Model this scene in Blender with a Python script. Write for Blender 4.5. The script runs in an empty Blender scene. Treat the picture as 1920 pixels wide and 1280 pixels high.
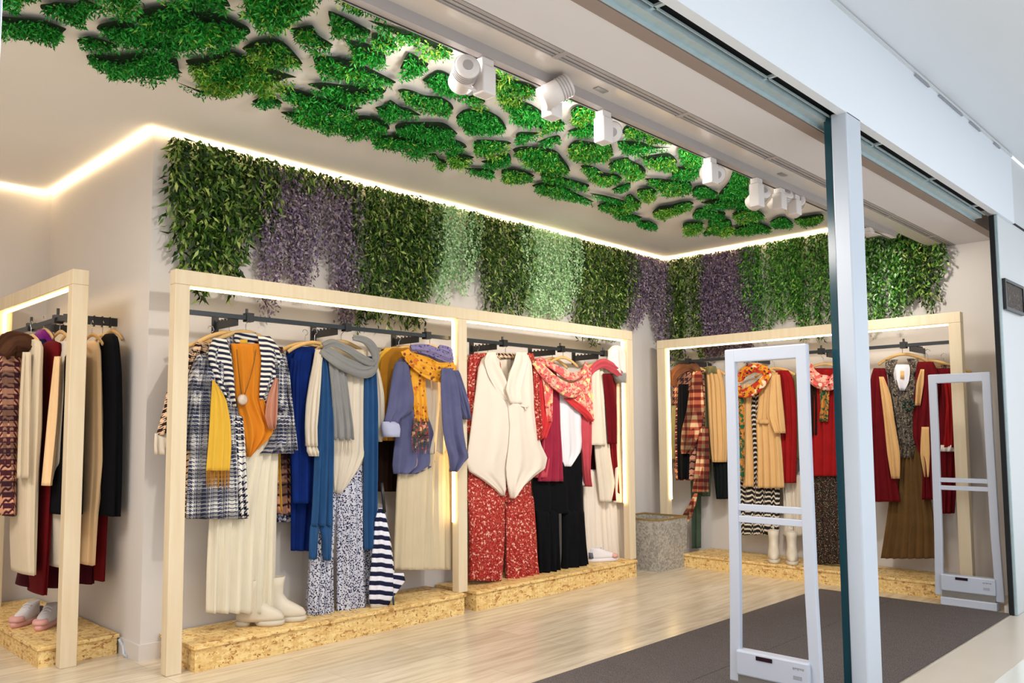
import bpy, bmesh, math, random
import numpy as np
from mathutils import Vector, Matrix
from mathutils.geometry import delaunay_2d_cdt

S = bpy.context.scene
COL = S.collection
RNG = np.random.default_rng(7)

# ------------------------------------------------------------------ camera
YAW, PIT, ROL, FPX, CYP, CH = .798519459, .0760453718, .00692512931, 1549.96, 690.168, 1.25
_ca, _sa, _cb, _sb = math.cos(YAW), math.sin(YAW), math.cos(PIT), math.sin(PIT)
_f = np.array([_sa*_cb, _ca*_cb, _sb]); _r = np.array([_ca, -_sa, 0.]); _d = np.cross(_f, _r)
_cc, _sc = math.cos(ROL), math.sin(ROL)
RM = np.array([_r*_cc + _d*_sc, -_r*_sc + _d*_cc, _f])
cd = bpy.data.cameras.new('camera'); cam = bpy.data.objects.new('camera', cd); COL.objects.link(cam)
cd.sensor_width = 36; cd.lens = FPX/1920*36; cd.shift_y = (CYP-640)/1920; cd.clip_start = .05
cam.matrix_world = Matrix([[RM[0][i], -RM[1][i], -RM[2][i], (0, 0, CH)[i]] for i in range(3)] + [[0, 0, 0, 1]])
S.camera = cam
C0 = np.array([0, 0, CH])
def ray(x, y): return RM.T @ np.array([(x-960)/FPX, (y-CYP)/FPX, 1.])
def AZ(x, y, z=0): d = ray(x, y); return C0 + (z-CH)/d[2]*d      # point of the level plane z
def AY(x, y, Y): d = ray(x, y); return C0 + Y/d[1]*d              # point of the plane y = Y
def AX(x, y, X): d = ray(x, y); return C0 + X/d[0]*d              # point of the plane x = X

# ------------------------------------------------------------------ light
S.view_settings.view_transform = 'Standard'; S.view_settings.look = 'None'
S.view_settings.exposure = 0.44; S.view_settings.gamma = 1
W = bpy.data.worlds.new('world'); S.world = W; W.use_nodes = True
bg = W.node_tree.nodes['Background']; bg.inputs[0].default_value = (.90, .945, 1, 1); bg.inputs[1].default_value = 1.0
def area(name, loc, rot, sx, sy, power, col):
    l = bpy.data.lights.new(name, 'AREA'); l.shape = 'RECTANGLE'; l.size = sx; l.size_y = sy; l.energy = power; l.color = col
    o = bpy.data.objects.new(name, l); o.location = loc; o.rotation_euler = rot; COL.objects.link(o); return o
area('mall_fill_light', (1.5, -1.2, 3.2), (0, 0, 0), 3.0, 1.2, 38, (.94, .97, 1))  # unseen area light added outside to brighten the shop front
area('mall_fill_light', (5.2, -0.6, 3.2), (0, 0, 0), 3.0, 1.2, 38, (.94, .97, 1))  # second added light outside, no lamp modelled for it
area('shop_fill_light', (-.3, 3.9, 2.98), (0, 0, 0), 1.0, 1.6, 58, (1, .95, .88))  # added fill for the alcove side, not a real ceiling fitting
area('shop_fill_light', (2.2, 2.6, 2.66), (math.radians(-25), 0, 0), 2.6, .5, 44, (1, .97, .93))  # added interior fill, tilted, with no fitting behind it

# ------------------------------------------------------------------ helpers
ORG = {}
def tag(o, label=None, cat=None, group=None, kind=None):
    if label: o['label'] = label
    if cat: o['category'] = cat
    if group: o['group'] = group
    if kind: o['kind'] = kind
    return o
def link_mesh(name, V, F, m, parent=None, smooth=False, origin=None):
    V = np.asarray(V, float).reshape(-1, 3)
    if parent is not None: org = ORG[parent.name]
    elif origin is not None: org = np.array(origin, float)
    else:
        lo, hi = V.min(0), V.max(0); org = np.array([(lo[0]+hi[0])/2, (lo[1]+hi[1])/2, lo[2]])
    me = bpy.data.meshes.new(name)
    if isinstance(F, np.ndarray):
        n, k = F.shape
        me.vertices.add(len(V)); me.vertices.foreach_set('co', (V-org).ravel())
        me.loops.add(n*k); me.loops.foreach_set('vertex_index', F.ravel().astype(np.int32))
        me.polygons.add(n); me.polygons.foreach_set('loop_start', np.arange(0, n*k, k, dtype=np.int32))
        me.update(calc_edges=True)
    else: me.from_pydata([tuple(v) for v in (V-org)], [], F)
    if smooth: me.polygons.foreach_set('use_smooth', [True]*len(me.polygons))
    me.materials.append(m)
    if not isinstance(F, np.ndarray):
        bm = bmesh.new(); bm.from_mesh(me); bmesh.ops.recalc_face_normals(bm, faces=bm.faces); bm.to_mesh(me); bm.free()
    o = bpy.data.objects.new(name, me); COL.objects.link(o)
    if parent is not None: o.parent = parent; o.location = (0, 0, 0)
    else: o.location = org
    ORG[o.name] = org
    return o
def thing(name, loc, label, cat, group=None):
    o = bpy.data.objects.new(name, None); COL.objects.link(o); o.location = loc; o.empty_display_size = .1
    ORG[o.name] = np.array(loc, float)
    return tag(o, label, cat, group)
class MB:
    def __init__(s): s.v = []; s.f = []
    def add(s, V, F):
        n = len(s.v); s.v += [tuple(map(float, p)) for p in V]; s.f += [tuple(i+n for i in f) for f in F]; return s
    def box(s, a, b):
        x0, y0, z0 = a; x1, y1, z1 = b
        return s.add([(x0,y0,z0),(x1,y0,z0),(x1,y1,z0),(x0,y1,z0),(x0,y0,z1),(x1,y0,z1),(x1,y1,z1),(x0,y1,z1)],
              [(0,3,2,1),(4,5,6,7),(0,1,5,4),(1,2,6,5),(2,3,7,6),(3,0,4,7)])
    def rings(s, R, cap=True, closed=True):
        n = len(R[0]); V = [p for r in R for p in r]; F = []
        for i in range(len(R)-1):
            for k in range(n if closed else n-1):
                a = i*n+k; b = i*n+(k+1) % n; F.append((a, b, b+n, a+n))
        if cap: F.append(tuple(range(n-1, -1, -1))); F.append(tuple(range((len(R)-1)*n, len(R)*n)))
        return s.add(V, F)
    def tube(s, pts, r, n=8, flat=None, cap=True):
        P = [np.array(p, float) for p in pts]; R = []
        rr = r if hasattr(r, '__len__') else [r]*len(P)
        for i, p in enumerate(P):
            t = P[min(i+1, len(P)-1)]-P[max(i-1, 0)]; t /= (np.linalg.norm(t)+1e-9)
            if flat is not None: w = np.array(flat, float)
            else: w = np.array([0, 0, 1.]) if abs(t[2]) < .9 else np.array([1., 0, 0])
            u = np.cross(t, w); u /= (np.linalg.norm(u)+1e-9); v = np.cross(u, t)
            q = rr[i] if hasattr(rr[i], '__len__') else (rr[i], rr[i])
            R.append([p + u*q[0]*math.cos(2*math.pi*k/n) + v*q[1]*math.sin(2*math.pi*k/n) for k in range(n)])
        return s.rings(R, cap)
    def cyl(s, a, b, r0, r1=None, n=20): return s.tube([a, b], [r0, r0 if r1 is None else r1], n)
    def go(s, name, m, parent=None, smooth=False, bevel=0, origin=None):
        o = link_mesh(name, s.v, s.f, m, parent, smooth, origin)
        if bevel:
            b = o.modifiers.new('bevel', 'BEVEL'); b.width = bevel; b.segments = 2; b.limit_method = 'ANGLE'
        return o
def smooth_path(P, k=4):
    P = [np.array(p, float) for p in P]; out = []
    for i in range(len(P)-1):
        a, b, c, d = P[max(i-1, 0)], P[i], P[i+1], P[min(i+2, len(P)-1)]
        for j in range(k):
            t = j/k; out.append(.5*((2*b)+(c-a)*t+(2*a-5*b+4*c-d)*t*t+(3*b-a-3*c+d)*t**3))
    out.append(P[-1]); return out

# ------------------------------------------------------------------ materials
def srgb(c):
    return tuple(((x/255)/12.92 if x/255 <= .04045 else ((x/255+.055)/1.055)**2.4) for x in c) + (1,)
class NT:
    def __init__(s, name):
        s.m = bpy.data.materials.new(name); s.m.use_nodes = True; s.t = s.m.node_tree; s.b = s.t.nodes['Principled BSDF']
    def n(s, typ, **kw):
        nd = s.t.nodes.new(typ)
        for k, v in kw.items():
            if k.startswith('i_'):
                nd.inputs[int(k[2:]) if k[2:].isdigit() else k[2:]].default_value = v
            else: setattr(nd, k, v)
        return nd
    def l(s, a, b): s.t.links.new(a, b)
    def co(s): return s.n('ShaderNodeTexCoord').outputs['Object']
    def math(s, op, a, b=None):
        nd = s.n('ShaderNodeMath', operation=op)
        for i, x in enumerate((a, b)):
            if x is None: continue
            if isinstance(x, (int, float)): nd.inputs[i].default_value = x
            else: s.l(x, nd.inputs[i])
        return nd.outputs[0]
    def mix(s, f, a, b):
        nd = s.n('ShaderNodeMix', data_type='RGBA')
        for i, x in ((0, f), (6, a), (7, b)):
            if isinstance(x, (int, float, tuple)): nd.inputs[i].default_value = x
            else: s.l(x, nd.inputs[i])
        return nd.outputs[2]
    def noise(s, scale, det=3, vec=None, out='Fac'):
        nd = s.n('ShaderNodeTexNoise'); nd.inputs['Scale'].default_value = scale; nd.inputs['Detail'].default_value = det
        s.l(vec if vec is not None else s.co(), nd.inputs['Vector']); return nd.outputs[out]
    def bump(s, h, st=.3, dist=.01):
        nd = s.n('ShaderNodeBump'); nd.inputs['Strength'].default_value = st; nd.inputs['Distance'].default_value = dist
        s.l(h, nd.inputs['Height']); s.l(nd.outputs[0], s.b.inputs['Normal'])
    def base(s, c, rough=.7, metal=0, spec=.5):
        if isinstance(c, tuple): s.b.inputs['Base Color'].default_value = c
        else: s.l(c, s.b.inputs['Base Color'])
        s.b.inputs['Roughness'].default_value = rough; s.b.inputs['Metallic'].default_value = metal
        s.b.inputs['Specular IOR Level'].default_value = spec; return s.m
def step(t, x, a, w=.02):
    nd = t.n('ShaderNodeMapRange'); nd.inputs[1].default_value = a-w; nd.inputs[2].default_value = a+w; t.l(x, nd.inputs[0]); return nd.outputs[0]
def plain(name, c, rough=.6, metal=0, spec=.5, var=.06, vs=6, bmp=0, bs=60):
    t = NT(name); c = srgb(c)
    d = tuple(max(0, x*(1-var*2)) for x in c[:3]) + (1,)
    m = t.base(t.mix(t.noise(vs), c, d), rough, metal, spec)
    if bmp: t.bump(t.noise(bs, 2), bmp, .004)
    return m
def fabric(name, c, c2=None, weave=420, var=.16, rough=.9, streak=False):
    t = NT(name); a = srgb(c); b = srgb(c2) if c2 else tuple(x*(1-var*2.2) for x in a[:3])+(1,)
    b = tuple(x*.6+y*.4 for x, y in zip(a, b)) if sum(c) > 360 else b
    f = t.noise(9.0, 3); m = t.base(t.mix(f, a, b), rough, 0, .15 if sum(c) < 200 else .25)
    if sum(c) > 200: t.b.inputs['Sheen Weight'].default_value = .12
    if streak:
        mp = t.n('ShaderNodeMapping'); t.l(t.co(), mp.inputs[0]); mp.inputs[3].default_value = (130, 130, 2)
        t.bump(t.noise(1.0, 2, mp.outputs[0]), .5, .006)
    else: t.bump(t.noise(weave, 2), .35, .002)
    return m
def uv(t):
    sp = t.n('ShaderNodeSeparateXYZ'); t.l(t.co(), sp.inputs[0])
    return t.math('ADD', sp.outputs[0], sp.outputs[1]), sp.outputs[2]
def floral(name, base_, c1, c2, scale=45, th=.52, c3=None, vt=.42):
    t = NT(name); v = t.n('ShaderNodeTexVoronoi'); v.inputs['Scale'].default_value = scale; t.l(t.co(), v.inputs['Vector'])
    n1 = t.noise(scale*.7, 3); n2 = t.noise(scale*.33, 2)
    c = t.mix(step(t, n1, th, .03), srgb(base_), srgb(c1))
    c = t.mix(step(t, t.math('ADD', v.outputs['Distance'], t.math('MULTIPLY', n2, .3)), vt, .04), srgb(c2), c)
    if c3: c = t.mix(step(t, t.noise(scale*.5, 1), .62, .02), c, srgb(c3))
    t.bump(t.noise(300, 2), .2, .002)
    return t.base(c, .85, 0, .2)
def check(name, dark, light, mid=None, per=.022, ratio=.5, big=None, bigc=None):
    t = NT(name); u, v = uv(t)
    def st(x, p, r): return step(t, t.math('FRACT', t.math('DIVIDE', t.math('ADD', x, 50), p)), r, .05)
    a, b = st(u, per, ratio), st(v, per, ratio)
    md = srgb(mid) if mid else tuple((x+y)/2 for x, y in zip(srgb(dark), srgb(light)))
    diag = step(t, t.math('FRACT', t.math('DIVIDE', t.math('ADD', t.math('ADD', u, v), 50), per/2)), .5, .1)
    mm = t.mix(diag, srgb(dark), srgb(light)) if not mid else md
    c = t.mix(a, t.mix(b, srgb(dark), mm), t.mix(b, mm, srgb(light)))
    if big:
        c = t.mix(t.math('MULTIPLY', st(v, big, .55), .5), c, srgb(bigc)); c = t.mix(t.math('MULTIPLY', st(u, big*.9, .6), .55), c, srgb(bigc))
    t.bump(t.noise(300, 2), .4, .003)
    return t.base(c, .9, 0, .2)
def stripes(name, c1, c2, per=.05, ratio=.5, wav=0, axis='z', diag=0.):
    t = NT(name); u, v = uv(t)
    x = v if axis == 'z' else u
    if diag: x = t.math('ADD', v, t.math('MULTIPLY', u, diag))
    if wav: x = t.math('ADD', x, t.math('MULTIPLY', t.math('PINGPONG', u, .025), wav))
    f = step(t, t.math('FRACT', t.math('DIVIDE', t.math('ADD', x, 50), per)), ratio, .04)
    return t.base(t.mix(f, srgb(c1), srgb(c2)), .85, 0, .25)
def leafmat(name, cols, rough=.5, trans=.12):
    t = NT(name); g = t.n('ShaderNodeNewGeometry'); r = t.n('ShaderNodeValToRGB'); t.l(g.outputs['Random Per Island'], r.inputs[0])
    e = r.color_ramp.elements
    for i, c in enumerate(cols):
        p = i/(len(cols)-1)
        if i < 2: e[i].position = p; e[i].color = srgb(c)
        else: x = e.new(p); x.color = srgb(c)
    # keep order when more than two stops were added
    e[0].position = 0; e[0].color = srgb(cols[0])
    m = t.base(r.outputs[0], rough, 0, .35)
    d = t.n('ShaderNodeBsdfTranslucent'); t.l(r.outputs[0], d.inputs[0]); mx = t.n('ShaderNodeMixShader'); mx.inputs[0].default_value = trans
    out = t.t.nodes['Material Output']; t.l(t.b.outputs[0], mx.inputs[1]); t.l(d.outputs[0], mx.inputs[2]); t.l(mx.outputs[0], out.inputs[0])
    return m
def ramp_fix(m, cols):
    for nd in m.node_tree.nodes:
        if nd.type == 'VALTORGB':
            e = nd.color_ramp.elements
            while len(e) > 1: e.remove(e[-1])
            e[0].position = 0; e[0].color = srgb(cols[0])
            for i, c in enumerate(cols[1:]):
                x = e.new((i+1)/(len(cols)-1)); x.color = srgb(c)
    return m
def leaves_mat(name, cols, **k): return ramp_fix(leafmat(name, cols, **k), cols)
def emit(name, c, s):
    t = NT(name); t.b.inputs['Base Color'].default_value = srgb(c); t.b.inputs['Emission Color'].default_value = srgb(c); t.b.inputs['Emission Strength'].default_value = s; return t.m

M_wall = plain('wall_paint', (212, 206, 202), .75, var=.02, vs=1.5)
M_ceil = plain('ceiling_paint', (240, 236, 232), .8, var=.02, vs=1.2)
M_soffit = plain('soffit_paint', (222, 218, 220), .7, var=.02, vs=1.5)
M_strip = plain('polished_soffit_trim', (216, 205, 196), .22, var=.05, vs=5)
M_fascia = plain('fascia_white_panel', (226, 232, 240), .45, var=.015, vs=2)
M_facade2 = plain('mall_wall_panel', (206, 210, 212), .35, var=.02, vs=2)
M_mceil = plain('mall_ceiling_panel', (222, 226, 232), .4, var=.03, vs=1)
M_col = plain('column_white_metal', (190, 198, 210), .3, var=.02, vs=3)
M_white = plain('white_plastic', (190, 196, 210), .35, var=.01)
M_trackw = plain('track_grey', (170, 162, 160), .4, var=.03)
M_spot = plain('spot_housing', (222, 214, 210), .45, var=.02)
M_black = plain('black_metal', (26, 27, 30), .4, var=.1)
M_rail = plain('rail_dark_steel', (40, 48, 54), .4, .3, var=.1)
M_galv = plain('galvanised_steel', (186, 206, 212), .4, .25, var=.12, vs=30)
M_void = plain('dark_slot', (10, 14, 18), .8, var=.1)
M_teal = plain('glass_edge_teal', (14, 62, 74), .15, var=.1)
M_steel = plain('brushed_steel', (168, 166, 160), .35, .7, var=.1, vs=20)
M_screen = plain('antenna_display', (38, 14, 30), .2, var=.1)
M_greyl = plain('grey_print', (150, 152, 160), .5)
M_hang = plain('hanger_beech', (228, 186, 120), .45, var=.12, vs=20)
M_chrome = plain('chrome', (200, 200, 205), .2, .9)
M_led = emit('led_strip_warm', (255, 228, 180), 6)
M_led2 = emit('rack_led_warm', (255, 218, 150), 9)
M_ledc = emit('lamp_lens', (255, 240, 220), 25)

def wood_mat():
    t = NT('pine_timber'); mp = t.n('ShaderNodeMapping'); t.l(t.co(), mp.inputs[0]); mp.inputs[3].default_value = (14, 14, 1.2)
    w = t.noise(2.0, 5, mp.outputs[0]); c = t.mix(w, srgb((226, 214, 190)), srgb((208, 184, 146)))
    k = t.n('ShaderNodeTexVoronoi'); k.inputs['Scale'].default_value = 2.6; t.l(t.co(), k.inputs['Vector'])
    c = t.mix(step(t, k.outputs['Distance'], .05, .02), srgb((176, 128, 80)), c)
    return t.base(c, .55, 0, .3)
M_pine = wood_mat()
def osb_mat():
    t = NT('osb_board'); mp = t.n('ShaderNodeMapping'); t.l(t.co(), mp.inputs[0]); mp.inputs[3].default_value = (34, 40, 70)
    n = t.noise(1.2, 2, mp.outputs[0], 'Color')
    v = t.n('ShaderNodeTexVoronoi', distance='MINKOWSKI'); v.inputs['Scale'].default_value = 1.0
    ad = t.n('ShaderNodeVectorMath', operation='ADD'); t.l(mp.outputs[0], ad.inputs[0]); t.l(n, ad.inputs[1]); t.l(ad.outputs[0], v.inputs['Vector'])
    sp = t.n('ShaderNodeSeparateColor'); t.l(v.outputs['Color'], sp.inputs[0])
    c = t.mix(sp.outputs[0], srgb((240, 212, 148)), srgb((214, 172, 104)))
    c = t.mix(step(t, sp.outputs[1], .90, .03), c, srgb((178, 128, 72)))
    c = t.mix(step(t, t.noise(60, 2), .66, .03), c, srgb((150, 100, 50)))
    t.bump(sp.outputs[0], .2, .002)
    return t.base(c, .5, 0, .35)
M_osb = osb_mat()
def floor_mat():
    t = NT('pale_oak_laminate'); mp = t.n('ShaderNodeMapping'); t.l(t.co(), mp.inputs[0]); mp.inputs[3].default_value = (1.6, 16, 1)
    n = t.noise(1.6, 6, mp.outputs[0])
    br = t.n('ShaderNodeTexBrick'); mb = t.n('ShaderNodeMapping'); t.l(t.co(), mb.inputs[0]); t.l(mb.outputs[0], br.inputs['Vector'])
    br.inputs['Scale'].default_value = 1; br.inputs['Brick Width'].default_value = 1.25; br.inputs['Row Height'].default_value = .19; br.inputs['Mortar Size'].default_value = .0015
    br.inputs['Color1'].default_value = srgb((214, 200, 178)); br.inputs['Color2'].default_value = srgb((200, 186, 162)); br.inputs['Mortar'].default_value = srgb((176, 160, 136))
    f = t.n('ShaderNodeMapRange'); f.inputs[1].default_value = .42; f.inputs[2].default_value = .72; f.inputs[4].default_value = .55; t.l(n, f.inputs[0])
    return t.base(t.mix(f.outputs[0], br.outputs[0], srgb((158, 138, 114))), .24, 0, .5)
M_floor = floor_mat()
def mat_mat():
    t = NT('entrance_mat'); n = t.noise(260, 2); mp = t.n('ShaderNodeMapping'); t.l(t.co(), mp.inputs[0]); mp.inputs[3].default_value = (60, 3, 1)
    c = t.mix(step(t, n, .5, .12), srgb((60, 54, 54)), srgb((134, 124, 120)))
    c = t.mix(t.math('MULTIPLY', t.noise(1, 3, mp.outputs[0]), .5), c, srgb((70, 64, 64)))
    t.bump(n, .8, .004); return t.base(c, .95, 0, .1)
M_mat = mat_mat()
def zinc_mat():
    t = NT('zinc_spangle'); v = t.n('ShaderNodeTexVoronoi'); v.inputs['Scale'].default_value = 60; t.l(t.co(), v.inputs['Vector'])
    sp = t.n('ShaderNodeSeparateColor'); t.l(v.outputs['Color'], sp.inputs[0])
    return t.base(t.mix(sp.outputs[0], srgb((150, 145, 136)), srgb((196, 192, 184))), .5, .25, .4)
M_zinc = zinc_mat()
M_g1 = leaves_mat('leaf_dark_green', [(6, 20, 4), (30, 62, 14), (54, 92, 24), (96, 132, 44), (184, 198, 110)])
M_g2 = leaves_mat('leaf_mid_green', [(12, 46, 8), (40, 100, 26), (76, 144, 44), (140, 196, 80)])
M_g3 = leaves_mat('leaf_pale_green', [(112, 158, 100), (160, 206, 142), (190, 224, 168), (216, 236, 198)])
M_lil = leaves_mat('blossom_lilac', [(70, 56, 74), (146, 128, 146), (186, 168, 180), (120, 98, 146), (134, 130, 104), (164, 148, 166)])
M_lil2 = leaves_mat('blossom_purple', [(44, 32, 48), (112, 90, 120), (140, 116, 146), (100, 90, 84)])
M_moss = leaves_mat('moss_green', [(4, 84, 16), (10, 126, 30), (30, 164, 50), (90, 206, 90)])
M_mossy = leaves_mat('moss_yellow_green', [(50, 110, 20), (96, 160, 36), (144, 196, 60), (190, 220, 100)])
M_mossbed = plain('moss_bed', (8, 50, 14), .95, var=.3, vs=30, bmp=.8)

# ------------------------------------------------------------------ setting
ZC, ZS = 3.01, 2.70           # shop ceiling, soffit behind the shop front
YA, XR, XN, YN = 4.73, 7.10, 1.90, 6.54
def struct(name, mb, m, **k): return tag(mb.go(name, m, **k), kind='structure')
struct('floor', MB().box((-2.2, 1.55, -.05), (8, 6.8, 0)), M_floor, origin=(0, 0, 0))
struct('floor_mall', MB().box((-6, 1.225, -.05), (12, 1.55, -.002)), plain('mall_stone', (214, 204, 190), .3, var=.04, vs=3, bmp=.05), origin=(0, 0, 0))
struct('floor_corridor', MB().box((-6, -6, -.05), (12, 1.225, -.001)), plain('mall_tile', (236, 236, 230), .12, var=.02), origin=(0, 0, 0))
struct('wall_back', MB().box((XN, YA, 0), (XR+.2, YA+.15, ZC)), M_wall)
struct('wall_return', MB().box((XN, YA+.15, 0), (XN+.15, YN, ZC)), M_wall)
struct('wall_niche', MB().box((-2.2, YN, 0), (XN+.15, YN+.15, ZC)), M_wall)
struct('wall_left', MB().box((-2.2, 1.5, 0), (-2.05, YN, ZC)), M_wall)
struct('wall_right', MB().box((XR, 1.545, 0), (XR+.15, YA, ZC)), M_wall)
struct('ceiling', MB().box((-2.2, 1.7, ZC), (XR+.2, YN+.15, ZC+.1)), M_ceil)
struct('ceiling_mall', MB().box((-6, -3.5, 3.24), (12, 1.5, 3.3)), M_mceil)
# baseboards
bb = M_white
struct('baseboard_back', MB().box((XN, YA-.012, 0), (XR, YA, .09)), M_wall)
struct('baseboard_return', MB().box((XN-.012, YA-.012, 0), (XN, YN, .09)), M_wall)
struct('baseboard_right', MB().box((XR-.012, 1.6, 0), (XR, YA-.012, .09)), M_wall)
# soffit above the shop front, with air slots and the stepped side
s = MB().box((-2.05, 1.72, ZS), (XR, 1.985, ZC))
struct('ceiling_soffit', s, M_soffit)
struct('trim_1', MB().box((-2.05, 1.985, ZS+.02), (XR, 2.055, ZC)), M_void)
s = MB()
for y, y2 in ((1.9885, 2.006), (2.012, 2.026), (2.036, 2.043)): s.box((-2.05, y, ZS-.001), (XR, y2, ZS+.02))
for k in range(9): s.box((.62+k*.86, 1.985, ZS-.003), (.65+k*.86, 2.055, ZS+.02))
struct('trim_2', s, M_trackw)
struct('trim_3', MB().box((-2.05, 2.052, ZS-.002), (XR, 2.16, ZC)), M_strip)
# little stepped box hanging at the right wall
struct('trim_4', MB().box((6.93, 2.16, 2.84), (XR, 2.62, ZC)), M_wall)
# shop-front header
FX1 = 6.77
struct('wall_fascia', MB().box((-6, 1.5, 2.725), (FX1, 1.545, 3.24)).box((-6, 1.545, 2.80), (FX1, 1.72, 3.24)), M_fascia)
struct('trim_5', MB().box((-2.05, 1.545, 2.77), (6.40, 1.672, 2.80)), M_void)
struct('trim_6', MB().box((-2.05, 1.583, 2.727), (6.36, 1.589, 2.735)), M_galv)
g = MB().box((-2.05, 1.604, 2.712), (6.36, 1.650, 2.716)).box((-2.05, 1.604, 2.716), (6.36, 1.607, 2.74)).box((-2.05, 1.648, 2.695), (6.36, 1.654, 2.74))
struct('trim_7', g, M_galv)
for k, x in enumerate((.55, 1.5, 2.35, 3.18, 4.35, 5.2, 6.05)):
    struct('trim_%d' % (8+k), MB().box((x, 1.547, 2.727), (x+.018, 1.61, 2.737)), M_galv)
struct('trim_15', MB().box((-2.05, 1.658, 2.692), (XR, 1.72, 2.80)), plain('soffit_edge', (150, 134, 126), .6))
struct('trim_19', MB().box((-6, 1.49, 3.215), (FX1, 1.5, 3.232)), M_facade2)
struct('trim_20', MB().box((4.75, 1.4885, 3.2), (4.98, 1.5, 3.206)).box((5.15, 1.4885, 3.2), (5.6, 1.5, 3.206)).box((5.75, 1.4885, 3.2), (5.98, 1.5, 3.206)).box((6.3, 1.4885, 3.2), (6.45, 1.5, 3.206)), M_greyl)
# columns
struct('wall_column', MB().box((3.79, 1.5, 0), (3.958, 1.575, 2.735)), M_col, bevel=.006)
struct('wall_column_left', MB().box((.2, 1.5, 0), (.355, 1.575, 2.735)), M_col, bevel=.006)
# glass door leaves parked behind the column: the polished edge shows teal
struct('window_1', MB().box((3.80, 1.578, 0), (3.95, 1.612, 2.72)), M_teal)
# right jamb with the shutter guide
struct('trim_16', MB().box((6.362, 1.535, 0), (6.376, 1.565, 2.72)), M_void)
struct('trim_17', MB().box((6.378, 1.518, 0), (6.398, 1.56, 2.72)), M_galv)
struct('wall_mall', MB().box((6.40, 1.52, 0), (12, 1.545, 3.24)), M_facade2)
struct('baseboard_jamb', MB().box((6.40, 1.546, 0), (6.52, 1.60, .05)), M_wall)
struct('trim_18', MB().box((FX1+.02, 1.515, 2.73), (12, 1.52, 2.745)), M_void)

# frame on the mall wall (cut by the edge of the picture)
t = thing('picture_frame', (6.6, 1.5, 2.0), 'dark framed speckled picture on the white mall wall right of the doorway', 'picture')
p0 = AY(1884, 521, 1.5); p1 = AY(1884, 578, 1.5)
z1, z0, x0 = p0[2], p1[2], p0[0]
MB().box((x0, 1.497, z0), (x0+.5, 1.519, z0+.02)).box((x0, 1.497, z1-.02), (x0+.5, 1.519, z1)).box((x0, 1.497, z0+.02), (x0+.02, 1.519, z1-.02)).box((x0+.48, 1.497, z0+.02), (x0+.5, 1.519, z1-.02)).go('frame', M_black, t)
MB().box((x0+.02, 1.506, z0+.02), (x0+.48, 1.516, z1-.02)).go('panel', floral('picture_speckle', (92, 84, 80), (120, 112, 106), (74, 66, 64), 40, .6), t)

# entrance mat: traced edge on the floor
t = MB().box((2.2, 1.56, 0), (6.36, 2.86, .012)).box((2.2, 2.3, .012), (6.30, 2.304, .0135))
tag(t.go('entrance_mat', M_mat), 'dark grey ribbed entrance mat on the pale floor inside the doorway', 'mat')

# LED strips along the ceiling edge
def led(name, a, b, lab): tag(MB().box(a, b).go(name, M_led), lab, 'light strip')
led('led_strip', (XN-.03, YA-.03, ZC-.02), (XR-.03, YA-.015, ZC-.005), 'long glowing warm light strip at the ceiling above the back wall of plants')
led('led_strip', (XR-.03, 2.62, ZC-.02), (XR-.015, YA-.03, ZC-.005), 'glowing warm light strip at the ceiling above the right wall of plants')
led('led_strip', (XN-.03, YA-.03, ZC-.02), (XN-.015, YN-.03, ZC-.005), 'short glowing warm light strip above the blank wall beside the left rack')
led('led_strip', (-2.0, YN-.03, ZC-.02), (XN-.03, YN-.015, ZC-.005), 'glowing warm light strip at the ceiling at the far left back of the alcove')

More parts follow.
